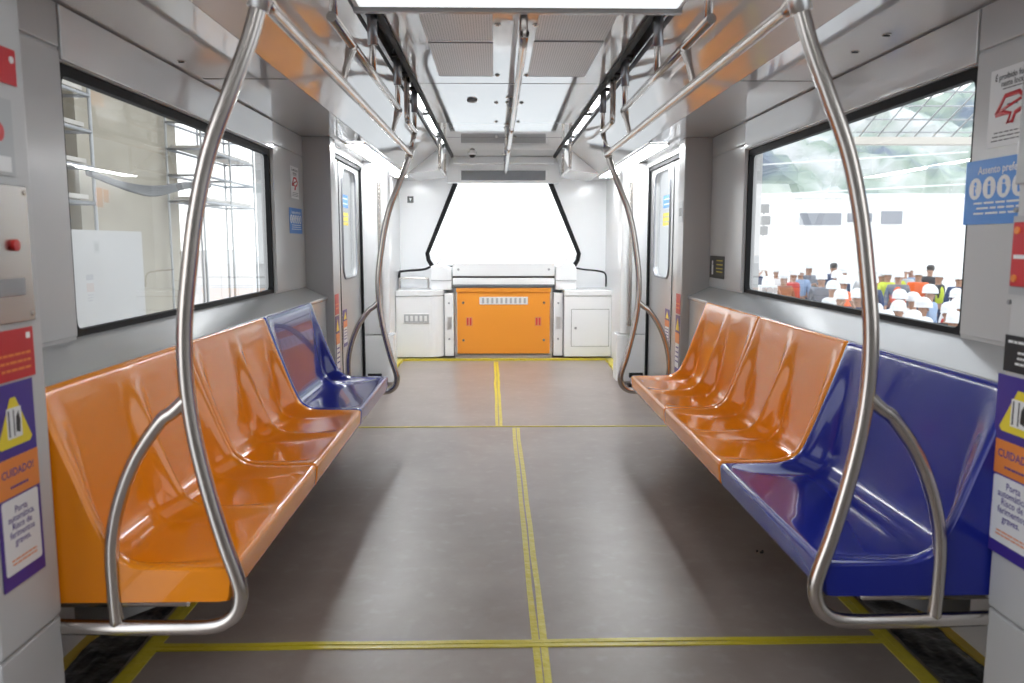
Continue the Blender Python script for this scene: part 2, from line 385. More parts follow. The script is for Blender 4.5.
    # base wall yellow tape in the cab end
# ------------------------------------------------------------ floor tapes, trough
def tape_strip(pts, w, name='tape_strip', parent=None, z=.0012):
    """flat ribbon following pts (x,y), two strips with a gap are made by the caller"""
    m_ = MB(); prev = None; bm = m_.bm; n_ = len(pts)
    for i, p in enumerate(pts):
        p = Vector(p); a = Vector(pts[max(i-1, 0)]); b_ = Vector(pts[min(i+1, n_-1)]); t = (b_-a).normalized(); nn = Vector((-t.y, t.x))
        wj = w*(1+random.uniform(-.08, .08))
        q_ = []
        for hh in (0, z): q_ += [bm.verts.new((*(p+nn*wj/2), hh)), bm.verts.new((*(p-nn*wj/2), hh))]
        if prev:
            a_, b2, c_, d_ = prev; e_, f_, g_, h_ = q_
            bm.faces.new((c_, d_, h_, g_)); bm.faces.new((a_, c_, g_, e_)); bm.faces.new((b2, f_, h_, d_)); bm.faces.new((a_, e_, f_, b2))
        prev = q_
    return m_.build(name, 'yellow', parent)
def run(p0, p1, off, w, label, n_=14, wob=.003, z=.002):
    p0, p1 = Vector(p0), Vector(p1); t = (p1-p0).normalized(); nn = Vector((-t.y, t.x)); e = empty('floor_tape')
    tag(e, label, 'tape')
    for o in ((-off, off) if off else (0,)):
        tape_strip([p0.lerp(p1, i/n_)+nn*(o+random.uniform(-wob, wob)) for i in range(n_+1)], w, parent=e, z=z)
run((.053, .9), (.050, 5.46), .014, .022, 'long doubled yellow tape down the middle of the near floor')
run((-.065, 5.50), (-.085, 8.62), .014, .022, 'short yellow tape down the middle of the far floor, ending at the orange cabinet')
run((-1.17, 2.43), (1.17, 2.44), .012, .02, 'yellow tape crossing the near floor from seat to seat', z=.0035)
run((-1.2, 5.50), (1.2, 5.50), 0, .022, 'thin yellow tape crossing the floor at the far ends of the seats', z=.0035)
run((-1.185, 1.2), (-1.185, 5.6), .014, .026, 'yellow tape along the floor edge under the left seats', z=.0028)
run((1.185, 1.2), (1.185, 5.6), .014, .026, 'yellow tape along the floor edge under the right seats', z=.0028)
run((-1.17, 8.70), (1.17, 8.70), 0, .05, 'yellow tape along the foot of the end cabinets', n_=40, wob=.008, z=.02)
run((-1.15, 7.45), (-1.15, 8.66), 0, .09, 'crumpled wide yellow tape at the foot of the far left side wall', n_=18, wob=.012, z=.03)
run((1.15, 7.45), (1.15, 8.66), 0, .09, 'crumpled wide yellow tape at the foot of the far right side wall', n_=18, wob=.012, z=.03)
for s in (-1, 1):
    side = 'left' if s < 0 else 'right'
    m_ = MB(); bm = m_.bm; nx, ny = 10, 150; G = {}
    for i in range(nx+1):
        for j in range(ny+1):
            x = s*(1.215+.165*i/nx); y = 1.0+4.4*j/ny
            h = .006+.012*abs(math.sin(x*70+math.sin(y*9)*2.2)) * (.5+.5*math.sin(y*13+x*31))+random.uniform(0, .005)
            G[i, j] = bm.verts.new((x, y, max(.003, h)))
    for i in range(nx):
        for j in range(ny):
            f = bm.faces.new((G[i, j], G[i+1, j], G[i+1, j+1], G[i, j+1])); f.smooth = True
    tag(m_.build('plastic_film', 'film'), 'crinkled black plastic film along the floor edge under the %s seats' % side, 'plastic film')
    struct(mbox(*X(s, 1.385, 1.42), 1.0, 5.45, 0, .012).build('trim_%d' % (50 if s < 0 else 51), 'ypaint'), 'yellow strip at the foot of the %s wall' % side)
# a few crumbs of debris
for i, (px, py) in enumerate(((760, 552), )):
    p = at(px, py, 2, 0); q = MB()
    for k in range(5):
        a = random.random()*6; q.disc((p.x+.012*math.cos(a), p.y+.012*math.sin(a), .003), .005, (0, 0, 1), .006, 6)
    tag(q.build('dirt_crumb', 'dark'), 'small dark crumb of dirt on the floor beside the right seats', 'dirt')

# ------------------------------------------------------------ seats
RIDGE = [(.768, .372), (.762, .39), (.757, .44), (.760, .452), (.772, .459), (.83, .460), (.92, .461), (.985, .464), (1.028, .478), (1.060, .508), (1.098, .59), (1.135, .69), (1.165, .77), (1.19, .84), (1.207, .89), (1.216, .912), (1.226, .918)]
RECES = [(.768, .372), (.762, .39), (.757, .44), (.760, .452), (.772, .458), (.83, .449), (.93, .438), (1.02, .436), (1.085, .446), (1.128, .490), (1.150, .57), (1.168, .67), (1.184, .755), (1.198, .835), (1.209, .888), (1.217, .911), (1.226, .918)]
UNDER = [(1.236, .912), (1.236, .42), (1.236, .372), (1.0, .372), (.80, .372)]
def ssm(a, b, x):
    t = max(0, min(1, (x-a)/(b-a))); return t*t*(3-2*t)
def resample(P, sub=4):
    return [(p.x, p.y) for p in smooth([(a, b, 0) for a, b in P], sub)]
RS, RC = resample(RIDGE), resample(RECES)
def seat_mesh(s, y0, y1, endA, endB, mat, parent, name='seat'):
    m_ = MB(); bm = m_.bm; L = y1-y0
    us = [0]
    if endA: us += [.004, .009]
    nseg = int(L/.016); us += [L*(i+.5)/nseg for i in range(nseg) if (.012 if endA else .002) < L*(i+.5)/nseg < L-(.012 if endB else .002)]
    if endB: us += [L-.009, L-.004]
    us += [L]
    rings = []
    for u in us:
        ea = .028 if endA else .004; eb = .028 if endB else .004
        w = ssm(ea, ea+.085, u)*ssm(eb, eb+.085, L-u)
        w = w**.8
        inset = 0
        if endA: inset = max(inset, {0: .006, .004: .0018}.get(u, 0))
        if endB: inset = max(inset, .006 if u == L else (.0018 if abs(u-(L-.004)) < 1e-9 else 0))
        ring = []
        N = len(RS)
        for i in range(N):
            a, b = RS[i], RC[i]
            # the recess is narrower at the top of the back than at the seat
            x, z = a[0]+(b[0]-a[0])*w, a[1]+(b[1]-a[1])*w
            if inset:
                p0, p1 = RS[max(i-1, 0)], RS[min(i+1, N-1)]; t = Vector((p1[0]-p0[0], p1[1]-p0[1])).normalized()
                x += t.y*inset if 1 else 0; z -= t.x*inset
            ring.append(bm.verts.new((s*x, y0+u, z)))
        for x, z in UNDER: ring.append(bm.verts.new((s*(x-inset), y0+u, z)))
        rings.append(ring)
    k_ = len(rings[0]); NT = len(RS)
    for a, b in zip(rings[:-1], rings[1:]):
        for i in range(k_):
            f = bm.faces.new((a[i], a[(i+1) % k_], b[(i+1) % k_], b[i])); f.smooth = i < NT-1
    for rg in (rings[0], rings[-1]):
        bm.faces.new([bm.verts.new(v.co) for v in rg])
    return m_.build(name, mat, parent)
SB = [1.955, 2.925, 3.925, 4.925]
def unit(s, i, kind, label, group=None):
    y0, y1 = SB[i]+.003, SB[i+1]-.003
    root = empty('wide_seat' if kind == 'blue' else 'double_seat', (s*1.0, (y0+y1)/2, .37)); tag(root, label, 'seat', group)
    inv = Matrix.Translation(-Vector(root.location))
    parts = []
    if kind == 'blue': parts.append(seat_mesh(s, y0, y1, True, True, 'blue', root, 'seat_shell'))
    else:
        mid = (y0+y1)/2
        parts.append(seat_mesh(s, y0, mid, True, False, 'orange', root, 'seat_shell')); parts.append(seat_mesh(s, mid, y1, False, True, 'orange', root, 'seat_shell'))
    for yy in (y0+.16, y1-.16):
        q = MB(); q.prism([(s*1.24, .368), (s*1.24, .22), (s*1.20, .22), (s*.88, .345), (s*.88, .368)], yy-.012, yy+.012); parts.append(q.build('bracket', 'grey_metal', root))
    for p in parts: p.matrix_parent_inverse = inv
    return root
G1 = None
unit(-1, 0, 'orange', 'near left double seat of glossy orange plastic, nearest to the camera')
unit(-1, 1, 'orange', 'second glossy orange double seat on the left, between the nearest pair and the blue seat')
unit(-1, 2, 'blue', 'wide navy blue seat at the far end of the left row')
unit(1, 0, 'blue', 'wide blue seat at the near end of the right row')
unit(1, 1, 'orange', 'glossy orange double seat on the right, directly beyond the blue seat')
unit(1, 2, 'orange', 'glossy orange double seat at the far end of the right row')
for s in (-1, 1):
    sup = empty('seat_support_rail', (s*1.0, 3.4, .33)); tag(sup, 'steel support tube running below the %s seats' % ('left' if s < 0 else 'right'), 'seat support')
    MB().tube([(0, -1.22, 0), (0, 1.53, 0)], .02).build('long_tube', 'steel', sup)
    for y in (-1.34, 1.45):
        MB().tube([(-s*.09, y, -.0), (s*.30, y, -.0)], .016).build('cross_tube', 'steel', sup)

# ------------------------------------------------------------ handrails
BOW = [(.628, 1.86), (.662, 1.755), (.712, 1.635), (.767, 1.50), (.804, 1.36), (.828, 1.22), (.845, 1.09), (.850, .98), (.845, .88), (.832, .78), (.808, .66), (.775, .53), (.750, .45), (.738, .395), (.750, .345), (.785, .314), (.84, .303), (.95, .303), (1.10, .305), (1.24, .31)]
BRN = [(.847, .90), (.885, .865), (.92, .838), (.985, .745), (1.032, .632), (1.056, .52), (1.058, .40), (1.055, .31)]
def T3(s, P, y): return [(s*a, y, b) for a, b in P]
for s in (-1, 1):
    side = 'left' if s < 0 else 'right'
    H = empty('overhead_handrail', (0, 0, 0)); tag(H, 'long steel handrail with bowed end poles and double overhead bars over the %s seats' % side, 'handrail')
    for y, (dn, tx) in ((1.96, (1, 0)), (5.22, (-1, 0))):
        b_ = MB().tube(smooth(T3(s, BOW, y), 5), .0195, 18).build('bow_pole', 'steel', H)
        MB().tube(smooth(T3(s, BRN, y), 6), .0175, 16).build('branch', 'steel', b_)
        # sleeve at the joint
        MB().tube([(s*.622, y, 1.885), (s*.628, y, 1.862), (s*.640, y, 1.822)], .0255, 18).build('sleeve', 'steel2', b_)
        # arm up to the inner bar
        MB().tube([(s*.628, y, 1.86), (s*.612, y, 1.93), (s*.600, y, 1.975)], [.018, .013, .017], 12).build('bracket', 'steel', H)
    MB().tube([(s*.632, 1.975, 1.848), (s*.632, 2.04, 1.848), (s*.632, 3.6, 1.848), (s*.632, 5.14, 1.848), (s*.632, 5.205, 1.848)], [.024, .0175, .0175, .0175, .024], 16).build('outer_bar', 'steel', H)
    MB().tube([(s*.598, 2.62, 1.984), (s*.598, 4.38, 1.984)], .0165, 16).build('inner_bar', 'steel', H)
    for ya, yb in ((1.96, 2.25), (5.22, 4.78)):
        d = 1 if yb > ya else -1
        MB().tube(smooth([(s*.598, ya, 1.984), (s*.598, yb-d*.06, 1.984), (s*.598, yb-d*.015, 1.998), (s*.598, yb, 2.045), (s*.598, yb, 2.29)], 5), .0165, 14).build('hanger', 'steel', H)
    for y in (2.98, 4.36):
        MB().tube([(s*.633, y, 1.848), (s*.628, y, 1.87), (s*.614, y-.0, 1.925), (s*.602, y, 1.965), (s*.598, y, 1.984)], [.016, .012, .013, .021, .022], 12, flat=.7).build('bracket', 'steel', H)
    for y in (2.66, 3.48, 4.34, 5.22, 1.96):
        h_ = MB().tube([(s*.598, y, 1.984), (s*.598, y, 2.29)], .0135, 14).build('hanger', 'steel', H)
        MB().tube([(s*.598, y, 2.10), (s*.598, y, 2.29)], .021, 14).build('hanger_sleeve', 'grey_metal', h_)
    # small rail near the windscreen
    h2 = empty('ceiling_grab_rail', (s*.60, 7.9, 2.2)); tag(h2, 'short steel U-shaped grab rail hanging near the windscreen, %s side' % side, 'grab rail')
    MB().tube(smooth([(0, -.40, .08), (0, -.40, -.18), (0, -.385, -.225), (0, -.34, -.235), (0, .34, -.235), (0, .385, -.225), (0, .40, -.18), (0, .40, .08)], 5), .015, 12).build('bar', 'steel', h2)
    for y in (-.40, .40): MB().tube([(0, y, -.02), (0, y, .08)], .02, 12).build('sleeve', 'grey_metal', h2)
    # grey mounting track and light strip in the ceiling recess
    t_ = empty('mounting_track', (s*.605, 0, 2.26)); tag(t_, 'grey metal mounting track beside the ceiling edge, %s side' % side, 'track')
    q = MB(); q.box(-.040, -.022, 1.7, 9.0, -.035, .02).box(.028, .036, 1.7, 9.0, -.03, .02).build('channel', 'grey_metal', t_)
    for y in (1.96, 2.66, 3.48, 4.34, 4.78, 5.22, 6.2, 7.5, 8.3):
        mbox(-.03, .03, y-.035, y+.035, -.022, -.006).build('clamp_plate', 'dark', t_, bevel=.003)
    lt = empty('ceiling_light_strip', (s*.605, 0, 2.268)); tag(lt, 'slim white light strip recessed beside the ceiling edge, %s side' % side, 'light strip')
    for a, b in ((-2.9, 1.5), (5.3, 6.1), (6.3, 7.4), (7.6, 8.2)):
        mbox(-.020, .026, a, b, 0, .008).build('diffuser', 'led', lt)
for s in (-1, 1):
    dl = empty('door_fill_lamp', (s*1.08, 6.5, 1.98)); tag(dl, 'long added fill lamp in the underside above the far %s doors' % ('left' if s < 0 else 'right'), 'lamp')  # added fill lamps that brighten the far doors, floor and cabinets
    mbox(-.075, .075, -.70, 2.1, -.008, .002).build('frame', 'white', dl); mbox(-.062, .062, -.685, 2.085, -.011, -.006).build('diffuser', 'door_led', dl)
cl = empty('ceiling_light', (0, 0, 2.135)); tag(cl, 'wide pale blue-white light panel filling the lowered near ceiling', 'ceiling light')
mbox(-.585, .585, -2.8, 3.035, -.006, .002).build('frame', 'white', cl); mbox(-.575, .575, -2.79, 3.02, -.010, -.005).build('diffuser', 'panel_led', cl)
# centre rail (three U-shaped bars)
for i, (a, b, lab) in enumerate(((3.13, 5.35, 'nearest of the three steel grab bars along the middle of the ceiling'), (5.55, 6.55, 'middle one of the three steel grab bars along the middle of the ceiling'), (6.75, 8.75, 'farthest of the three steel grab bars along the middle of the ceiling'))):
    c = empty('centre_grab_bar', (.022, (a+b)/2, 2.2)); tag(c, lab, 'grab bar'); h = (b-a)/2
    MB().tube(smooth([(0, -h, .02), (0, -h, -.10), (0, -h+.015, -.150), (0, -h+.06, -.168), (0, h-.06, -.168), (0, h-.015, -.150), (0, h, -.10), (0, h, .02)], 5), .0165, 16).build('bar', 'steel', c)
    for y in (-h, h):
        MB().tube([(0, y, -.05), (0, y, .02)], .021, 14).build('sleeve', 'grey_metal', c)
        MB().disc((0, y, .016), .04, (0, 0, 1), .008).build('flange', 'steel', c)
# ceiling vents
for i, (x0, x1, y0, y1, lab) in enumerate(((-.40, -.10, 3.12, 3.88, 'left one of the nearer pair'), (.10, .42, 3.12, 3.86, 'right one of the nearer pair'), (-.40, -.10, 3.93, 4.68, 'left one of the farther pair'), (.10, .42, 3.90, 4.68, 'right one of the farther pair'))):
    v = empty('air_vent', ((x0+x1)/2, (y0+y1)/2, 2.22)); tag(v, 'perforated ceiling air vent, %s' % lab, 'air vent', 'perforated vents in the ceiling')
    w, h = (x1-x0)/2, (y1-y0)/2
    mbox(-w, w, -h, h, -.003, .002).build('perforated_plate', 'perf', v)
    q = MB(); q.box(-w-.004, -w, -h-.004, h+.004, -.004, .001).box(w, w+.004, -h-.004, h+.004, -.004, .001).box(-w, w, -h-.004, -h, -.004, .001).box(-w, w, h, h+.004, -.004, .001).build('rim', 'grey_metal', v)
for i, (x, y) in enumerate(((-.075, 3.60), (.09, 3.60), (-.075, 4.66), (.09, 4.66), (-.08, 5.55), (.09, 5.55), (-.08, 6.4), (.09, 6.4), (-.08, 7.3), (.09, 7.3))):
    q = MB(); q.disc((x, y, 2.217), .014, (0, 0, 1), .006, 16); q.disc((x, y, 2.213), .006, (0, 0, 1), .006, 6)
    tag(q.build('ceiling_screw', 'steel'), ['left', 'right'][i % 2]+' screw head of the '+['nearest', 'second', 'third', 'fourth', 'farthest'][i//2]+' pair beside the centre grab bars', 'screw', 'screws along the middle of the ceiling')
cm = empty('ceiling_camera', (-.33, 8.6, 2.22)); tag(cm, 'small dome camera on the ceiling above the windscreen', 'camera')
MB().tube([(0, 0, 0), (0, 0, -.02), (0, 0, -.022)], [.05, .05, .042], 20).build('base', 'white', cm)
MB().tube([(0, 0, -.02), (0, 0, -.035), (0, 0, -.047), (0, 0, -.052)], [.034, .03, .018, .002], 18).build('dome', 'black', cm)
cm = empty('smoke_sensor', (-.24, 5.45, 2.22)); tag(cm, 'small round dark sensor on the ceiling left of the centre bars', 'sensor')
MB().tube([(0, 0, 0), (0, 0, -.012), (0, 0, -.02)], [.035, .033, .012], 20).build('housing', 'grey_metal', cm)
for i, (x, y, lab) in enumerate(((-1.30, 3.23, 'small round latch on the underside above the left window'), (1.235, 3.02, 'farther small latch on the underside above the right window'), (1.235, 2.78, 'nearer small latch on the underside above the right window'))):
    l = empty('panel_latch', (x, y, 1.98)); tag(l, lab, 'latch')
    MB().disc((0, 0, -.002), .015, (0, 0, 1), .006).build('ring', 'steel', l); mbox(-.010, .010, -.003, .003, -.008, -.004).build('slot', 'dark', l)

# ------------------------------------------------------------ end cabinets
cab = empty('equipment_cabinet', (0, 8.92, 0)); tag(cab, 'wide bright orange equipment cabinet front below the windscreen', 'cabinet')
mbox(-.548, .548, .02, .42, .0, .78).build('carcass', 'white', cab)
mbox(-.518, .518, -.02, .0, .045, .735).build('front_panel', 'orange_panel', cab, bevel=.006)
mbox(-.525, .525, -.035, .0, .735, .785).build('top_lip', 'orange_panel', cab, bevel=.008)
gr = mbox(-.27, .27, -.026, -.018, .60, .685).build('vent_grille', 's_white', cab, bevel=.003)
for i in range(10):
    x = -.245+i*.0515; mbox(x+.004, x+.028, -.029, -.024, .613, .672).build('slot', 's_grey', gr)
for x in (-.385, .385):
    h_ = mbox(x-.035, x+.035, -.024, -.016, .36, .46).build('recessed_handle', 'rust', cab, bevel=.003); h_['label'] = 'small dark orange recessed pull'
    mbox(x-.024, x-.008, -.027, -.02, .37, .45).build('finger_slot', 's_red', h_); mbox(x+.008, x+.024, -.027, -.02, .37, .45).build('finger_slot', 's_red', h_)
for x in (-.45, .45):
    for z in (.62, .20): MB().disc((x, -.022, z), .014, (0, 1, 0), .01).build('lock', 'steel', cab)
mbox(-.54, .54, -.03, .0, .0, .035).build('plinth', 'steel2', cab)

lc = empty('side_cabinet', (-.88, 8.75, 0)); tag(lc, 'white cabinet with rounded corner and pale recessed handle, left of the orange panel', 'cabinet')
P = [(-.30, 0), (.06, 0)]
for k in range(1, 8):
    t = k/7*PI/2; P.append((.06+.16*math.sin(t), .16-.16*math.cos(t)))
P += [(.22, .55), (-.30, .55)]
MB().prism(P, .03, .70, ax=2).build('body', 'white', lc, bevel=.004)
P2 = [(a*1.0 if a > 0 else a, b-.012 if b < .5 else b) for a, b in P]
MB().prism(P2, .705, .765, ax=2).build('counter_top', 'white', lc, bevel=.008)
hd = mbox(-.22, .07, -.008, .002, .405, .515).build('handle_plate', 's_white', lc, bevel=.003)
mbox(-.21, .06, -.012, -.006, .415, .505).build('recess', 's_grey', hd)
for k in range(5): mbox(-.195+k*.051, -.165+k*.051, -.015, -.01, .43, .49).build('slot', 's_white', hd)
for z in (.20, .36, .62): MB().disc((.222, .22, z), .012, (1, 0, 0), .01).build('screw', 'grey_metal', lc)
rl = empty('counter_rail', (-1.0, 8.95, .765)); tag(rl, 'low black and steel rail on the white counter left of the windscreen', 'rail')
MB().tube(smooth([(-.16, 0, -.0), (-.16, 0, .10), (-.13, 0, .125), (.13, 0, .125), (.16, 0, .10), (.16, 0, 0)], 5), .011, 10).build('front_bar', 'steel', rl)
MB().tube(smooth([(-.17, .09, 0), (-.17, .09, .17), (-.13, .09, .20), (.10, .09, .22), (.20, .09, .26)], 5), .013, 10).build('rear_bar', 'black', rl)

rc = empty('side_cabinet', (.90, 8.75, 0)); tag(rc, 'white cabinet with a square locked door, right of the orange panel', 'cabinet')
mbox(-.235, .285, 0, .55, .03, .70).build('body', 'white', rc, bevel=.01)
mbox(-.238, .285, -.012, .55, .705, .765).build('counter_top', 'white', rc, bevel=.008)
dr = mbox(-.155, .255, -.006, 0, .15, .555).build('door', 'white', rc)
q = MB(); q.box(-.158, .258, -.003, -.001, .146, .15).box(-.158, .258, -.003, -.001, .555, .559).box(-.159, -.155, -.003, -.001, .146, .559).box(.255, .259, -.003, -.001, .146, .559).build('gap', 'dark', dr)
MB().disc((-.11, -.009, .35), .014, (0, 1, 0), .01).build('lock', 'grey_metal', dr)
cs = MB().tube(smooth([(.82, 9.0, 1.0), (.90, 9.02, .985), (1.08, 9.0, .965), (1.14, 8.95, .93), (1.14, 8.9, .80)], 6), .010, 8).build('edge_cable', 'black')
tag(cs, 'thin black cable edging the counter right of the windscreen', 'cable')
for s in (-1, 1):
    pf = empty('cabinet_post', (s*.605, 8.86, 0)); tag(pf, 'narrow white upright with screws just %s of the orange panel' % ('left' if s < 0 else 'right'), 'post')
    mbox(-.05, .05, -.02, .1, .03, .73).build('upright', 'white', pf, bevel=.006)
    for z in (.22, .62): MB().disc((0, -.024, z), .011, (0, 1, 0), .01).build('screw', 'grey_metal', pf)
    mbox(-.022, .022, -.026, -.018, .33, .47).build('latch_plate', 'steel2', pf, bevel=.003)

con = empty('dashboard_cover', (0, 8.9, .80)); tag(con, 'white dashboard cover with a long black gap line below the windscreen', 'dashboard')
mbox(-.565, .565, -.03, .30, .115, .262).build('upper_flap', 'white', con, bevel=.01)
mbox(-.56, .56, -.015, .30, .095, .115).build('gap_line', 'black', con)
mbox(-.565, .565, -.03, .30, .01, .095).build('lower_band', 'white', con, bevel=.01)
mbox(-.56, .56, -.04, -.028, .012, .024).build('edge_strip', 'grey_metal', con)
for x in (-.50, .50): MB().disc((x, -.033, .19), .013, (0, 1, 0), .01).build('lock', 'grey_metal', con)
for s in (-1, 1):
    b_ = empty('dashboard_block', (s*.69, 8.9, .765)); tag(b_, 'white moulded block with a pointed top at the %s end of the dashboard cover' % ('left' if s < 0 else 'right'), 'dashboard block')
    MB().prism([(-.115, 0), (.115, 0), (.115, .24), (s*.07+.03, .27), (s*.0+.01, .36), (s*.0-.05, .29), (-.115, .26)], -.04, .34).build('block', 'white', b_, bevel=.012)
    mbox(-.115, .115, -.05, -.03, .10, .11).build('seam', 's_grey', b_)

# ------------------------------------------------------------ signs
def text(body, size, mat, parent, x, y, z=.0022, align='CENTER', bold=0.0, sp=1.0, name='lettering'):
    cu = bpy.data.curves.new(name, 'FONT'); cu.body = body; cu.size = size; cu.align_x = align; cu.align_y = 'CENTER'; cu.offset = bold*size; cu.space_line = sp
    cu.resolution_u = 2
    t = bpy.data.objects.new(name, cu); COL.objects.link(t)
    me = bpy.data.meshes.new_from_object(t.evaluated_get(bpy.context.evaluated_depsgraph_get())); bpy.data.objects.remove(t)
    me.materials.clear(); me.materials.append(M[mat])
    o = bpy.data.objects.new(name, me); COL.objects.link(o); o.parent = parent; o.location = (x, y, z); return o
def plate(name, axis, side, y0, y1, z0, z1, plane, mat, label, cat, group=None, th=.0016, bevel=0):
    """axis 'x': on a side wall (side -1 left, +1 right); axis 'y': facing the camera. local x right, y up, z out"""
    cz = (z0+z1)/2; cy = (y0+y1)/2; w, h = abs(y1-y0), abs(z1-z0)
    if axis == 'x':
        if side < 0: R = Matrix(((0, 0, 1), (1, 0, 0), (0, 1, 0)))
        else: R = Matrix(((0, 0, -1), (-1, 0, 0), (0, 1, 0)))
        loc = Vector((plane, cy, cz))
    else:
        R = Matrix(((1, 0, 0), (0, 0, -1), (0, 1, 0))); loc = Vector((cy, plane, cz))
    o = mbox(-w/2, w/2, -h/2, h/2, 0, th).build(name, mat, bevel=bevel)
    o.matrix_world = Matrix.Translation(loc) @ R.to_4x4()
    tag(o, label, cat, group); return o, w, h
def sbox(p, x0, x1, y0, y1, mat, name, z0=.0016, z1=.0021): return mbox(x0, x1, y0, y1, z0, z1).build(name, mat, p)
def spoly(p, pts, mat, name, z0=.0016, z1=.0022): return MB().prism(pts, z0, z1, ax=2).build(name, mat, p)
def lines(p, x0, x1, ys, hh, mat, name='fine_print', z=.0022):
    q = MB()
    for y in ys:
        x = x0+random.uniform(0, .1)*(x1-x0)
        while x < x1:
            e = min(x1, x+random.uniform(.08, .2)*(x1-x0)); q.box(x, e, y-hh/2, y+hh/2, z, z+.0004); x = e+.03*(x1-x0)
    return q.build(name, mat, p)
def caution(side, y0, y1, z0, z1, plane, label, detail=True):
    p, w, h = plate('warning_label', 'x', side, y0, y1, z0, z1, plane, 's_navy', label, 'warning label')
    T = h/2
    if not detail:
        sbox(p, -w*.44, w*.44, -h*.40, h*.02, 's_white', 'text_panel'); sbox(p, -w*.5, w*.5, h*.02, h*.2, 's_orange', 'orange_band')
        spoly(p, [(-w*.4, h*.24), (w*.4, h*.24), (0, h*.45)], 's_yellow', 'warning_triangle'); lines(p, -w*.34, w*.34, [-h*.05, -h*.13, -h*.21, -h*.29], h*.025, 's_navy'); return p
    tri = spoly(p, [(p_[0]*1.0, p_[1]) for p_ in ((-w*.40, T-h*.29), (-w*.34, T-h*.31), (w*.34, T-h*.31), (w*.40, T-h*.29), (w*.06, T-h*.07), (-w*.06, T-h*.07))], 's_yellow', 'warning_triangle')
    sbox(tri, -w*.17, w*.17, T-h*.27, T-h*.12, 's_white', 'pictogram_plate', .0022, .0026)
    sbox(tri, -w*.025, w*.0, T-h*.26, T-h*.13, 's_black', 'door_line', .0026, .0029); sbox(tri, -w*.14, -w*.11, T-h*.26, T-h*.13, 's_black', 'door_line', .0026, .0029)
    spoly(tri, [(w*.03, T-h*.24), (w*.12, T-h*.25), (w*.14, T-h*.19), (w*.10, T-h*.14), (w*.04, T-h*.17)], 's_black', 'hand_mark', .0026, .0029)
    sbox(p, -w*.5, w*.5, T-h*.55, T-h*.36, 's_orange', 'orange_band')
    text('CUIDADO!', w*.155, 's_navy', p, 0, T-h*.435, bold=.02); lines(p, -w*.22, w*.22, [T-h*.505], h*.012, 's_navy')
    spoly(p, rrect(0, T-h*.745, w*.86, h*.37, w*.04, 3), 's_white', 'text_panel')
    text('Porta\nautomática.\nRisco de\nferimentos\ngraves.', w*.135, 's_navy', p, 0, T-h*.70, z=.0026, bold=.012, sp=.85)
    lines(p, -w*.3, w*.3, [T-h*.865, T-h*.885], h*.008, 's_orange', z=.0024)
    return p
def nosmoke(side, y0, y1, z0, z1, plane, label):
    p, w, h = plate('no_smoking_sign', 'x', side, y0, y1, z0, z1, plane, 's_white', label, 'sign', 'no-smoking stickers')
    text('É proibido fumar\nneste local', w*.115, 's_black', p, 0, h*.34, bold=.02, sp=.85)
    lines(p, -w*.25, w*.25, [h*.23], h*.012, 's_black')
    # red outline of the map-like badge with a cigarette
    a = [(-.33, -.10), (-.14, .16), (.16, .17), (.33, .02), (.24, -.08), (.10, -.12), (.05, -.24), (-.06, -.26), (.0, -.12), (-.14, -.09)]
    A = [(u*w, v*h*.85) for u, v in a]; path = [(x, y, .0022) for x, y in A]+[(A[0][0], A[0][1], .0022)]
    MB().tube(path, w*.035, 6, flat=.3).build('red_outline', 's_red', p)
    MB().tube([(-.26*w, -.05*h, .0023), (.22*w, .06*h, .0023)], w*.022, 6, flat=.3).build('red_bar', 's_red', p)
    sbox(p, -w*.08, w*.14, h*.005, h*.03, 's_black', 'cigarette_mark', .0016, .003)
    lines(p, -w*.40, w*.40, [-h*.32, -h*.37, -h*.42], h*.014, 's_black'); return p
def preferential(side, y0, y1, z0, z1, plane, label):
    p, w, h = plate('priority_seat_sign', 'x', side, y0, y1, z0, z1, plane, 's_blue', label, 'sign', 'blue priority seat stickers')
    text('Assento preferencial', w*.085, 's_white', p, w*.02, h*.33, bold=.015)
    for k in range(5):
        x = (-.36+k*.18)*w; r = .082*w
        c_ = spoly(p, [(x+r*math.cos(a/16*2*PI), .06*h+r*1.05*math.sin(a/16*2*PI)) for a in range(16)], 's_white', 'icon_disc')
        MB().disc((x, .06*h+r*.45, .0026), r*.2, (0, 0, 1), .0008, 10).build('figure_head', 's_blue', c_)
        sx = (-.2, .1, .3, -.1, .2)[k]
        spoly(c_, [(x-r*.22, .06*h+r*.2), (x+r*.22, .06*h+r*.2), (x+r*(.15+sx), .06*h-r*.15), (x+r*.25, .06*h-r*.65), (x-r*.15, .06*h-r*.65)], 's_blue', 'figure_body', .0022, .003)
    lines(p, -w*.38, w*.40, [-h*.17, -h*.25, -h*.33], h*.03, 's_white'); return p
PL = 1.1835
# near left pillar
caution(-1, 1.725, 1.888, .50, .965, -PL, 'purple and orange caution label on the near left pillar')
p, w, h = plate('red_notice', 'x', -1, 1.745, 1.905, .97, 1.085, -PL, 's_red', 'red notice card above the caution label on the near left pillar', 'sign')
lines(p, -w*.4, w*.4, [h*.0, -h*.15, -h*.3], h*.05, 's_orange'); sbox(p, w*.32, w*.42, h*.28, h*.4, 's_white', 'white_mark')
ic = empty('intercom_panel', (-PL, 1.83, 1.35)); tag(ic, 'stainless intercom plate with a red button on the near left pillar', 'intercom')
mbox(0, .006, -.09, .085, -.25, .06).build('steel_plate', 'steel', ic, bevel=.002)
MB().disc((.010, .015, -.075), .013, (1, 0, 0), .012).build('red_button', 'redlamp', ic)
mbox(.004, .009, -.05, .05, -.19, -.15).build('speaker_slot', 'grey_metal', ic, bevel=.008)
for a in (-.08, .075):
    for b in (-.235, .045): MB().disc((.007, a, b), .006, (1, 0, 0), .004, 10).build('screw', 'steel', ic)
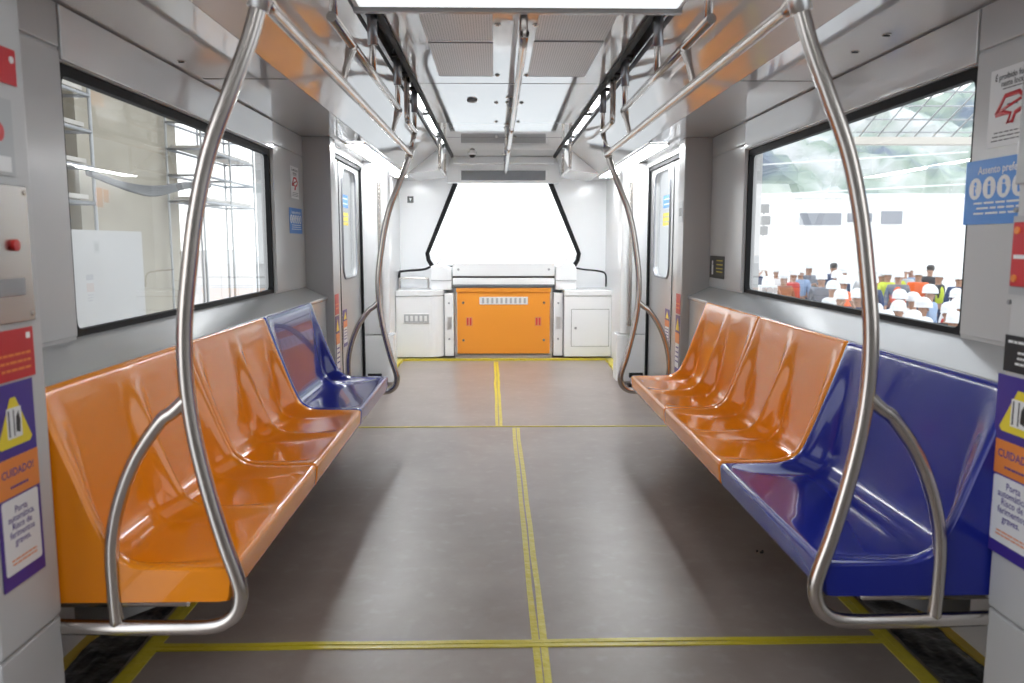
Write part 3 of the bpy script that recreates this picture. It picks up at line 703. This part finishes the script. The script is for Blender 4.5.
p, w, h = plate('door_notice', 'x', -1, 1.74, 1.885, 1.43, 1.60, -PL, 's_grey', 'grey and white notice with a red disc above the intercom plate', 'sign')
spoly(p, [(w*.12+.022*math.cos(a/16*2*PI), .01+.022*math.sin(a/16*2*PI)) for a in range(16)], 's_red', 'red_disc'); sbox(p, -w*.4, -w*.1, -.03, .05, 's_white', 'white_patch'); sbox(p, -w*.1, w*.4, -h*.45, -h*.25, 's_white', 'white_patch')
p, w, h = plate('red_notice', 'x', -1, 1.76, 1.915, 1.635, 1.715, -PL, 's_red', 'small red card near the top of the near left pillar', 'sign'); MB().disc((w*.38, h*.2, .003), .008, (0, 0, 1), .002).build('rivet', 's_white', p)
# near right pillar
caution(1, 1.785, 1.968, .50, .955, PL, 'purple and orange caution label on the near right pillar')
p, w, h = plate('black_notice', 'x', 1, 1.80, 1.952, .965, 1.055, PL, 's_black', 'small black notice above the caution label on the near right pillar', 'sign')
lines(p, -w*.42, w*.42, [h*.33], h*.07, 's_white'); lines(p, -w*.2, w*.35, [h*.05, -h*.1, -h*.25], h*.06, 's_white')
rb = empty('emergency_box', (PL, 1.90, 1.25)); tag(rb, 'red emergency handle box with white label on the near right pillar', 'emergency box')
mbox(-.004, 0, -.10, .05, -.095, .095).build('grey_back_plate', 's_grey', rb)
mbox(-.014, -.004, -.10, .036, -.075, .08).build('red_cover', 's_red', rb, bevel=.004)
for z in (-.055, .06): MB().disc((-.015, .016, z), .009, (1, 0, 0), .006, 12).build('rivet', 's_orange', rb)
mbox(-.0155, -.0135, -.025, .024, -.008, .002).build('white_mark', 's_white', rb)
cp_ = mbox(-.012, 0, -.12, .045, -.15, .15).build('cover_plate', 'shelf', loc=(PL, 1.90, 1.57), bevel=.004); tag(cp_, 'plain grey cover plate high on the near right pillar', 'cover plate')
for z in (1.36, 1.135):
    tag(MB().disc((0, 0, 0), .006, (1, 0, 0), .006, 10).build('pillar_screw', 'grey_metal', loc=(PL, 1.95, z)), 'tiny dark screw %s the red box on the near right pillar' % ('above' if z > 1.3 else 'below'), 'screw')
# wall pillars
nosmoke(-1, 5.10, 5.30, 1.56, 1.76, -1.3645, 'white no-smoking sticker on the panel beside the far end of the left window')
preferential(-1, 5.04, 5.36, 1.34, 1.50, -1.3645, 'blue priority seat sticker on the panel beside the far end of the left window')
nosmoke(1, 2.18, 2.385, 1.555, 1.775, 1.3645, 'white no-smoking sticker on the near right wall panel')
preferential(1, 2.10, 2.478, 1.335, 1.525, 1.3645, 'blue priority seat sticker on the near right wall panel')
p, w, h = plate('black_notice', 'x', 1, 5.07, 5.41, 1.05, 1.195, 1.3645, 's_black', 'small black seat notice on the panel beside the far end of the right window', 'sign')
lines(p, -w*.05, w*.4, [h*.3, h*.12, -h*.05, -h*.2], h*.05, 's_yellow'); MB().disc((-w*.3, h*.2, .0025), h*.1, (0, 0, 1), .002, 10).build('figure_head', 's_white', p); sbox(p, -w*.36, -w*.24, -h*.35, h*.1, 's_white', 'figure_body')
# far pillars
for s, side in ((-1, 'left'), (1, 'right')):
    caution(s, 5.47, 5.60, .37, .78, s*PL, 'narrow caution label low on the far %s pillar' % side, False)
    p, w, h = plate('red_notice', 'x', s, 5.47, 5.60, .79, .93, s*PL, 's_red', 'red card above the caution label on the far %s pillar' % side, 'sign'); lines(p, -w*.4, w*.4, [0, -h*.2], h*.06, 's_orange')
    d = caution(s, 6.22, 6.38, .47, .76, s*1.274, 'small caution label on the far %s door leaf' % side, False)
    p, w, h = plate('window_sticker', 'x', s, 6.36, 6.62, 1.56, 1.66, s*1.289, 's_blue', 'blue sticker on the far %s door window' % side, 'sticker', th=.001); lines(p, -w*.4, w*.4, [h*.2, -h*.2], h*.1, 's_white')
    p, w, h = plate('window_sticker', 'x', s, 6.36, 6.62, 1.42, 1.52, s*1.289, 's_yellow', 'yellow sticker on the far %s door window' % side, 'sticker', th=.001); lines(p, -w*.4, w*.4, [h*.2, -h*.2], h*.1, 's_grey')
    p, w, h = plate('column_notice', 'x', s, 7.72, 7.86, .70, .98, s*PL, 's_white', 'white and orange notice on the %s wall beyond the door column' % side, 'sign')
    sbox(p, -w*.5, w*.5, -h*.1, h*.2, 's_orange', 'orange_band'); sbox(p, -w*.5, w*.5, h*.3, h*.5, 's_navy', 'navy_band'); lines(p, -w*.4, w*.4, [-h*.2, -h*.3, -h*.4], h*.04, 's_navy')
p, w, h = plate('black_notice', 'x', 1, 5.47, 5.60, 1.42, 1.56, PL, 's_grey', 'small grey device label on the far right pillar', 'sign'); sbox(p, -w*.3, w*.3, -h*.2, h*.2, 's_black', 'slot')
p, w, h = plate('orange_notice', 'x', 1, 8.0, 8.3, 1.62, 1.83, PL, 's_white', 'white and orange notice high on the far right wall', 'sign'); sbox(p, w*.02, w*.5, -h*.45, h*.45, 's_orange', 'orange_panel'); sbox(p, -w*.4, -w*.05, -h*.2, h*.4, 's_orange', 'orange_mark')
p, w, h = plate('blue_notice', 'x', -1, 8.1, 8.35, .52, .82, -PL, 's_blue', 'blue notice low on the far left wall beside the counter', 'sign'); lines(p, -w*.4, w*.4, [h*.2, 0, -h*.2], h*.06, 's_white')
p, w, h = plate('switch_label', 'x', 1, 7.9, 8.02, 1.18, 1.30, PL, 's_grey', 'small dark switch plate on the far right wall', 'switch'); sbox(p, -w*.3, w*.3, -h*.3, h*.3, 's_black', 'rocker')
p, w, h = plate('socket_plate', 'y', 0, -1.095, -1.025, 1.735, 1.81, 9.295, 's_black', 'small black square plate on the white panel left of the windscreen', 'plate'); spoly(p, [(-w*.2, h*.2), (w*.2, h*.2), (0, -h*.25)], 's_white', 'white_mark')

# ------------------------------------------------------------ outside, right: yard with crowd
def gz(d): return -2.39+.066*d
def grd(name, x0, x1, y0, y1, f, label, mat='ground', nx=2, ny=2):
    m_ = MB(); bm = m_.bm; G = {}
    for i in range(nx+1):
        for j in range(ny+1):
            x = x0+(x1-x0)*i/nx; y = y0+(y1-y0)*j/ny; G[i, j] = bm.verts.new((x, y, f(x, y)))
    for i in range(nx):
        for j in range(ny): bm.faces.new((G[i, j], G[i+1, j], G[i+1, j+1], G[i, j+1]))
    o = m_.build(name, mat); return struct(o, label)
grd('ground', -60, 60, -20, 90, lambda x, y: gz(max(y, 0)) if y < 34 else gz(34), 'pale concrete yard outside the train', nx=1, ny=55)

def skin_mesh(name, nodes, edges, mat, sub=1):
    me = bpy.data.meshes.new(name); me.from_pydata([n_[0] for n_ in nodes], edges, []); o = bpy.data.objects.new(name, me); COL.objects.link(o)
    md = o.modifiers.new('s', 'SKIN'); md.use_smooth_shade = True
    for i, n_ in enumerate(nodes):
        r = n_[1]; me.skin_vertices[0].data[i].radius = (r, r) if not isinstance(r, tuple) else r
    me.skin_vertices[0].data[0].use_root = True
    o.modifiers.new('u', 'SUBSURF').levels = sub; o.modifiers['u'].render_levels = sub
    dg = bpy.context.evaluated_depsgraph_get(); me2 = bpy.data.meshes.new_from_object(o.evaluated_get(dg)); bpy.data.objects.remove(o)
    me2.name = name; me2.materials.clear(); me2.materials.append(mat if not isinstance(mat, str) else M[mat])
    for p in me2.polygons: p.use_smooth = True
    return me2
def arm(s, pose):
    if pose == 'raise': return [((s*.20, 0, 1.42), .055), ((s*.27, -.10, 1.30), .045), ((s*.16, -.26, 1.50), .036), ((s*.09, -.30, 1.60), .026)]
    if pose == 'fold': return [((s*.20, 0, 1.42), .055), ((s*.27, -.02, 1.16), .045), ((s*.12, -.20, 1.20), .036), ((s*.03, -.24, 1.25), .026)]
    return [((s*.20, 0, 1.42), .055), ((s*.26, .02, 1.14), .045), ((s*.26, -.06, .90), .034), ((s*.25, -.09, .82), .026)]
BODY = {}
def bodies(pose):
    """person facing -y: one continuous body with separate fingers, then clothing shells"""
    # skin body: pelvis root .. head, arms, legs
    N = [((0, 0, .95), (.15, .10)), ((0, 0, 1.12), (.125, .09)), ((0, 0, 1.34), (.155, .10)), ((0, 0, 1.45), (.10, .08)), ((0, -.005, 1.53), (.064, .064)), ((0, -.015, 1.62), (.092, .105)), ((0, -.01, 1.71), (.088, .10))]
    Ed = [(0, 1), (1, 2), (2, 3), (3, 4), (4, 5), (5, 6)]
    for s in (-1, 1):
        A = arm(s, pose); b0 = len(N); N += A; Ed += [(2, b0), (b0, b0+1), (b0+1, b0+2), (b0+2, b0+3)]
        h = Vector(A[3][0]); d = (h-Vector(A[2][0])).normalized()
        sd = d.cross(Vector((0, 0, 1))).normalized() if abs(d.z) < .9 else Vector((1, 0, 0))
        for k in range(4):
            L = (.065, .075, .07, .055)[k]; f0 = len(N); o_ = sd*(k-1.5)*.021
            N += [(tuple(h+d*.03+o_), .010), (tuple(h+d*(.03+L)+o_+Vector((0, 0, -.012))), .008)]; Ed += [(b0+3, f0), (f0, f0+1)]
        f0 = len(N); N += [(tuple(h+sd*.04*(-s)+d*.03), .010)]; Ed += [(b0+3, f0)]
        l0 = len(N); N += [((s*.09, 0, .88), (.085, .09)), ((s*.10, -.01, .50), (.058, .062)), ((s*.10, .01, .10), (.04, .045)), ((s*.11, -.12, .04), (.042, .03))]
        Ed += [(0, l0), (l0, l0+1), (l0+1, l0+2), (l0+2, l0+3)]
    body = skin_mesh('body', N, Ed, 'skin')
    T = [((0, 0, .98), (.19, .14)), ((0, 0, 1.14), (.18, .135)), ((0, 0, 1.36), (.215, .14)), ((0, 0, 1.49), (.115, .09))]; te = [(0, 1), (1, 2), (2, 3)]
    for s in (-1, 1):
        A = arm(s, pose)[:3]; b0 = len(T); T += [(A[0][0], .085), (A[1][0], .072), (tuple(Vector(A[1][0]).lerp(Vector(A[2][0]), .85)), .046)]; te += [(2, b0), (b0, b0+1), (b0+1, b0+2)]
    shirt = skin_mesh('shirt', T, te, 's_grey')
    P = [((0, 0, .96), (.16, .112))]; pe = []
    for s in (-1, 1):
        b0 = len(P); P += [((s*.09, 0, .86), (.098, .10)), ((s*.10, -.01, .50), (.072, .076)), ((s*.10, .01, .08), (.058, .062))]; pe += [(0, b0), (b0, b0+1), (b0+1, b0+2)]
    trousers = skin_mesh('trousers', P, pe, 's_navy')
    V = [((0, 0, .99), (.21, .155)), ((0, 0, 1.14), (.20, .15)), ((0, 0, 1.37), (.225, .155)), ((0, 0, 1.49), (.11, .095))]
    vest = skin_mesh('vest', V, [(0, 1), (1, 2), (2, 3)], 's_orange')
    return body, shirt, trousers, vest
for ps in ('down', 'raise', 'fold'): BODY[ps] = bodies(ps)
def lathe_mesh(name, prof, seg=18, ys=1.0, mat='helmet', tip=None):
    m_ = MB(); bm = m_.bm; R_ = []
    for r, z in prof:
        R_.append([bm.verts.new((r*math.cos(2*PI*k/seg), r*math.sin(2*PI*k/seg)*ys - (tip if (tip and math.sin(2*PI*k/seg) < -.5 and r > .12) else 0), z)) for k in range(seg)])
    for a, b in zip(R_[:-1], R_[1:]):
        for k in range(seg):
            f = bm.faces.new((a[k], a[(k+1) % seg], b[(k+1) % seg], b[k])); f.smooth = True
    bm.faces.new(R_[-1]); bm.faces.new(R_[0])
    o = m_.build(name, mat); me = o.data; bpy.data.objects.remove(o); return me
HELM = lathe_mesh('hard_hat', [(.105, 1.68), (.138, 1.680), (.137, 1.688), (.126, 1.695), (.128, 1.75), (.115, 1.81), (.080, 1.853), (.03, 1.87)], ys=1.12, tip=.03)
HAIR = lathe_mesh('hair', [(.080, 1.64), (.102, 1.69), (.100, 1.75), (.072, 1.79), (.02, 1.805)], ys=1.15, mat='hair')
# face mesh (eyes, nose, mouth, ears) shared
def face():
    q = MB()
    q.tube([(0, -.095, 1.66), (0, -.118, 1.63), (0, -.10, 1.622)], [.008, .015, .010], 8)
    for s in (-1, 1): q.tube([(s*.078, -.01, 1.66), (s*.086, -.005, 1.64), (s*.078, -.01, 1.615)], [.008, .014, .008], 6)
    o = q.build('nose_and_ears', 'skin'); a = o.data; bpy.data.objects.remove(o)
    q = MB()
    for s in (-1, 1): q.disc((s*.032, -.099, 1.665), .009, (0, 1, 0), .006, 8)
    q.box(-.025, .025, -.105, -.097, 1.583, 1.590)
    o = q.build('eyes_and_mouth', 'hair'); b = o.data; bpy.data.objects.remove(o)
    return a, b
FA, FB = face()
def colm(name, c):
    if name not in M: M[name] = simple(name, c, .75, .06, 8)
    return M[name]
CC = {'orange': (.85, .14, .03), 'yellow': (.62, .72, .05), 'navy': (.03, .05, .12), 'grey': (.16, .17, .20), 'blue': (.28, .38, .55), 'brown': (.30, .13, .08), 'white': (.72, .72, .72), 'black': (.02, .02, .025), 'red': (.55, .06, .05), 'pale': (.45, .50, .55)}
def person(px, py, shirt, vest, hat, pose, rz, label, dd=0):
    k_ = (py-243)/F; d = 1.89/(.066+k_)+dd
    r = ray(px, py); t = d/r.y; X_ = CAM.x+r.x*t; Y_ = d
    e = empty('person', (X_, Y_, gz(Y_))); e.rotation_euler.z = rz; tag(e, label, 'person', 'crowd in hard hats outside the right window')
    # slight size variation
    sc_ = (CAM.z+r.z*t-gz(Y_))/1.85; sc_ = max(.93, min(1.06, sc_)); e.scale = (sc_,)*3
    bd, sh, tr_, ve = BODY[pose]
    def add(nm, me, mat=None):
        o = bpy.data.objects.new(nm, me); COL.objects.link(o); o.parent = e
        if mat: o.material_slots[0].link = 'OBJECT'; o.material_slots[0].material = mat
        return o
    b_ = add('body', bd); f1 = add('nose_and_ears', FA); f2 = add('eyes_and_mouth', FB)
    add('shirt', sh, colm('cloth_'+shirt, CC[shirt])); add('trousers', tr_, colm('cloth_navy', CC['navy']))
    if vest: add('vest', ve, colm('hivis_'+vest, CC[vest]))
    if hat == 'helmet': add('hard_hat', HELM)
    else: add('hair', HAIR)
    return e
CROWD = [
 (748, 272, 'brown', None, 'helmet', 'down', 'person in brown at the far left edge of the right window crowd'),
 (756, 263, 'navy', None, 'helmet', 'raise', 'person in dark blue, tallest at the left end of the crowd'),
 (768, 277, 'pale', None, 'helmet', 'raise', 'person in pale clothes holding up a camera in front of the brown jacket'),
 (777, 265, 'white', None, 'helmet', 'down', 'person in white standing behind the brown jacket in the crowd'),
 (784, 271, 'brown', None, 'helmet', 'fold', 'person in a broad brown jacket near the left end of the crowd'),
 (793, 268, 'red', None, 'helmet', 'down', 'person in dark red just right of the brown jacket in the crowd'),
 (801, 267, 'blue', None, 'helmet', 'down', 'person in blue between the brown jacket and the grey shirt'),
 (809, 262, 'grey', None, 'helmet', 'fold', 'person in a grey shirt standing tall with hands together, left half of the crowd'),
 (822, 272, 'grey', None, 'helmet', 'down', 'person in a dark grey jacket and large white hard hat before the tall grey shirt'),
 (834, 261, 'navy', None, 'hair', 'down', 'bare-headed dark haired person behind the left half of the crowd'),
 (833, 281, 'white', None, 'helmet', 'down', 'person in white with hard hat just right of the dark grey jacket'),
 (837, 271, 'pale', None, 'helmet', 'down', 'person in pale grey clothes behind, just left of the steel pole'),
 (843, 276, 'orange', None, 'helmet', 'down', 'person in an orange shirt directly left of the steel pole'),
 (843, 266, 'navy', None, 'helmet', 'down', 'person in navy at the back just left of the steel pole'),
 (841, 290, 'pale', None, 'helmet', 'raise', 'person low in front with goggles on a white hard hat, left of the steel pole'),
 (858, 289, 'navy', None, 'helmet', 'down', 'person in navy partly hidden behind the steel pole'),
 (872, 274, 'navy', 'orange', 'helmet', 'down', 'person in an orange vest directly right of the steel pole'),
 (882, 270, 'red', 'orange', 'helmet', 'down', 'person in an orange vest second to the right of the steel pole'),
 (888, 268, 'yellow', None, 'helmet', 'down', 'person in a yellow shirt behind the orange vests'),
 (899, 270, 'grey', 'orange', 'helmet', 'down', 'person in a bright orange vest over grey sleeves, centre of the right half'),
 (905, 265, 'pale', 'yellow', 'helmet', 'down', 'person in a yellow vest behind the bright orange vest'),
 (912, 264, 'blue', None, 'helmet', 'down', 'person in light blue at the back right of the yellow vest'),
 (919, 268, 'orange', None, 'helmet', 'down', 'person in orange sleeves at the back beside the light blue shirt'),
 (900, 290, 'white', None, 'helmet', 'down', 'person with a white hard hat right below the bright orange vest'),
 (899, 301, 'brown', None, 'helmet', 'fold', 'person in brown with a white hard hat low in front of the bright orange vest'),
 (876, 304, 'pale', None, 'helmet', 'down', 'person whose white hard hat shows at the sill, right of the steel pole'),
 (887, 311, 'white', None, 'helmet', 'down', 'person whose hard hat just clears the sill, second from the steel pole'),
 (913, 296, 'grey', None, 'helmet', 'down', 'person in grey with hard hat, in the second row right of the orange vest'),
 (923, 298, 'grey', None, 'helmet', 'down', 'person in dark grey with a round white hard hat, left of the blue shirt'),
 (914, 311, 'white', None, 'helmet', 'down', 'person with goggles on the hard hat low at the sill, right half'),
 (925, 318, 'white', None, 'helmet', 'down', 'person whose hard hat is the lowest at the window sill, right half'),
 (930, 285, 'blue', None, 'helmet', 'down', 'person in a blue shirt in front of the black sleeved yellow vest'),
 (939, 270, 'black', 'yellow', 'helmet', 'down', 'person in a yellow vest over black sleeves near the right end'),
 (931, 263, 'black', None, 'hair', 'down', 'bare-headed person at the very back near the right end'),
 (949, 303, 'black', 'orange', 'helmet', 'down', 'person in an orange vest over black sleeves leaning in at the right end'),
 (957, 289, 'white', None, 'helmet', 'down', 'person in white at the right edge of the window'),
 (958, 299, 'red', 'orange', 'helmet', 'down', 'person in an orange vest at the right edge of the window'),
 (955, 312, 'orange', None, 'helmet', 'down', 'person in orange lowest at the right corner of the window'),
 (866, 266, 'white', None, 'helmet', 'down', 'person in white at the back just right of the steel pole'),
 (960, 272, 'navy', None, 'helmet', 'down', 'person in navy at the back of the right edge of the window'),
]
BACK = {27: .9, 6: .8, 17: .7}
for i, (px, py, sh, ve, hat, pose, lab) in enumerate(CROWD):
    person(px, py, sh, ve, hat, pose, random.uniform(-.9, .7), lab, BACK.get(i, 0))
cmr = empty('video_camera', tuple(at(767, 290, 1, 14.6))); tag(cmr, 'small white and grey camera held up at the left end of the crowd', 'camera')
mbox(-.16, .16, -.10, .10, -.09, .09).build('body', 's_white', cmr, bevel=.01); MB().disc((.0, -.13, 0), .06, (0, 1, 0), .08).build('lens', 's_grey', cmr)
for k in (-.09, .02, .12): mbox(k-.035, k+.03, -.105, -.099, -.05, .05).build('side_panel', 's_grey', cmr)
# hillside
m_ = MB(); bm = m_.bm; G = {}; nx, ny = 60, 14
for i in range(nx+1):
    for j in range(ny+1):
        x = 12+90*i/nx; y = 62+22*j/ny
        top = 19+3.0*math.sin(x*.11+1)+1.0*math.sin(x*.37)
        G[i, j] = bm.verts.new((x, y+1.5*math.sin(x*.5+j), -1+top*(j/ny)**.7+.5*math.sin(x*1.3+j*2.1)))
for i in range(nx):
    for j in range(ny): bm.faces.new((G[i, j], G[i+1, j], G[i+1, j+1], G[i, j+1]))
struct(m_.build('hillside', 'hill'), 'rocky green and grey hillside in the distance')
# white buildings
def bldg(x0, x1, y0, y1, z0, z1, wins, label):
    e = empty('building', ((x0+x1)/2, y0, z0)); tag(e, label, 'building')
    cx = (x0+x1)/2
    mbox(x0-cx, x1-cx, 0, y1-y0, 0, z1-z0).build('wall', 'bldg', e)
    mbox(x0-cx-.2, x1-cx+.2, -.2, y1-y0, z1-z0, z1-z0+.2).build('roof_edge', 'bldg', e)
    for a, b, c, d in wins: mbox(a-cx, b-cx, -.06, .02, c-z0, d-z0).build('window', 'bwin', e)
def wr(px0, py0, px1, py1, Y): a = at(px0, py0, 1, Y); b = at(px1, py1, 1, Y); return (a.x, b.x, b.z, a.z)
bldg(8.6, 40, 40, 46, -.4, 3.5, [wr(800, 213, 841, 225, 39.95), wr(882, 211, 902, 224, 39.95), wr(848, 213, 872, 222, 39.95)], 'long white building with grey window bands behind the crowd')
# loudspeaker mast
a = at(763, 240, 1, 24); ms_ = empty('signal_mast', (a.x, 24, gz(24))); tag(ms_, 'thin mast carrying dark floodlights at the left end of the right window', 'mast')
MB().tube([(0, 0, 0), (0, 0, 3.4)], .04, 8).build('pole', 's_white', ms_)
for k, (dx, z) in enumerate(((0, 3.1), (.05, 2.75), (-.02, 2.45))):
    mbox(dx-.13, dx+.13, -.12, .12, z-.13, z+.14).build('floodlight', 'cable', ms_, bevel=.03)
# canopy with grid
cn = empty('canopy', (8.5, 11.8, 0)); tag(cn, 'pale steel canopy with wire grid at the top right beyond the window', 'canopy')
mbox(-3.4, 3.0, -.1, .1, 2.70, 2.80).build('edge_beam', 'beam', cn)
for k in range(24): MB().tube([(-3.3+k*.27, 0, 2.82), (-3.3+k*.27, -3.8, 4.52)], .013, 6).build('cross_wire', 's_grey', cn)
for k in range(13):
    MB().tube([(-3.4, -.3*k-.1, 2.82+.134*k+.045), (3.0, -.3*k-.1, 2.82+.134*k+.045)], .013, 6).build('long_wire', 's_grey', cn)
for x in (2.9,): MB().tube([(x, 0, -1.75), (x, 0, 2.85)], .05, 8).build('post', 'beam', cn)
# outdoor lines of the far scaffold/fence
for i, (pa, pb, Y) in enumerate((((742, 122), (860, 100), 30), ((742, 166), (968, 152), 30), ((742, 196), (968, 184), 30))):
    a, b = at(*pa, 1, Y), at(*pb, 1, Y)
    tag(MB().tube([a, b], .028, 6).build('overhead_line', 's_white'), ['uppermost', 'middle', 'lowest'][i]+' pale overhead line crossing before the hillside', 'overhead line')

# ------------------------------------------------------------ outside, left: construction wall
struct(mbox(-6.3, -5.9, 8.0, 15.0, -2, 5.2).build('concrete_wall', 'concrete'), 'bare concrete wall outside the left window')
co = mbox(-5.95, -5.3, 10.3, 10.7, -2, 5.5).build('concrete_wall_pilaster', 'concrete'); struct(co)
struct(mbox(-6.6, -6.2, 15.0, 15.4, -2, 5.2).build('concrete_wall_edge', 'concrete2'))
tag(mbox(-4.6, -4.5, 6.5, 10.15, -2, 1.42).build('hoarding_board', 'concrete2'), 'pale grey hoarding board low outside the left window', 'hoarding')
fb = empty('site_fence', (-7.2, 19, -1.5)); tag(fb, 'pale pink site fence boards beyond the concrete wall', 'fence')
for k in range(6): mbox(-.04, .04, -3.6+k*1.35, -3.6+k*1.35+1.33, 0, 2.6).build('board', 'fence', fb)
tag(MB().box(-7.05, -6.9, 15.5, 15.75, -2, 1.05).build('primer_post', 'rust'), 'orange primed steel post at the end of the concrete wall', 'post')
def scaff(x, ys, zs, label, planks=()):
    e = empty('scaffold', (x, ys[0], -2)); tag(e, label, 'scaffold')
    for y in ys:
        for dx in (0, -.6): MB().tube([(dx, y-ys[0], 0), (dx, y-ys[0], 7.2)], .022, 8).build('standard', 's_grey', e)
    for z in zs:
        for dx in (0, -.6): MB().tube([(dx, 0, z+2), (dx, ys[-1]-ys[0], z+2)], .024, 8).build('ledger', 'grey_metal', e)
    for y in ys:
        for z in zs: MB().tube([(0, y-ys[0], z+2), (-.6, y-ys[0], z+2)], .022, 8).build('transom', 'grey_metal', e)
    for z in planks: mbox(-.55, -.05, .05, ys[-1]-ys[0]-.05, z+2.02, z+2.07).build('plank', 'wood', e)
struct(mbox(-14, -2.6, 2, 15.2, 5.25, 5.6).build('sky_blocking_slab', 'concrete'), 'unseen concrete slab added to keep sky light off the area left of the train')  # added out of view to shade the left side from the sky
scaff(-4.9, [7.0, 8.4, 9.85], [1.75+k*.42 for k in range(6)], 'tube scaffold with planks at the near end outside the left window', [1.78, 2.2, 2.62, 3.04])
scaff(-5.2, [14.3, 15.8, 17.3], [2.0+k*.45 for k in range(5)], 'farther grey scaffold outside the left window', [2.02, 2.9])
cb = empty('cable_bundle', (-4.85, 9.6, 2.15)); tag(cb, 'sagging bundle of grey cables strung along the concrete wall', 'cable')
for k in range(6):
    o_ = .028*k
    MB().tube(smooth([(0, 0, -.03-o_*.3), (.02*k, .9, -.11-o_*.7), (0, 1.9, -.09-o_*.8), (-.02, 3.1, .05-o_*.5), (-.05, 4.2, .10-o_*.2)], 8), .020, 8).build('cable', 'cable', cb)

# ------------------------------------------------------------ light
w = bpy.data.worlds.new('sky'); SC.world = w; w.use_nodes = True; n = w.node_tree; bg = n.nodes['Background']
tc = n.nodes.new('ShaderNodeTexCoord'); sp_ = n.nodes.new('ShaderNodeSeparateXYZ'); n.links.new(tc.outputs['Generated'], sp_.inputs[0])
rp = n.nodes.new('ShaderNodeValToRGB'); rp.color_ramp.elements[0].position = .0; rp.color_ramp.elements[1].position = .8
rp.color_ramp.elements[0].color = (1, 1, 1, 1); rp.color_ramp.elements[1].color = (.82, .90, 1, 1)
n.links.new(sp_.outputs['Z'], rp.inputs['Fac']); n.links.new(rp.outputs['Color'], bg.inputs['Color'])
bg.inputs['Strength'].default_value = 1.95

vs = SC.view_settings; SC.display_settings.display_device = 'sRGB'
vs.view_transform = 'Standard'; vs.look = 'None'; vs.gamma = 1; vs.use_curve_mapping = False; vs.exposure = 0.43
SC.cycles.max_bounces = 10; SC.cycles.diffuse_bounces = 5; SC.cycles.glossy_bounces = 5; SC.cycles.transparent_max_bounces = 16
SC.cycles.use_denoising = True; SC.cycles.sample_clamp_indirect = 6; SC.cycles.caustics_reflective = False; SC.cycles.caustics_refractive = False
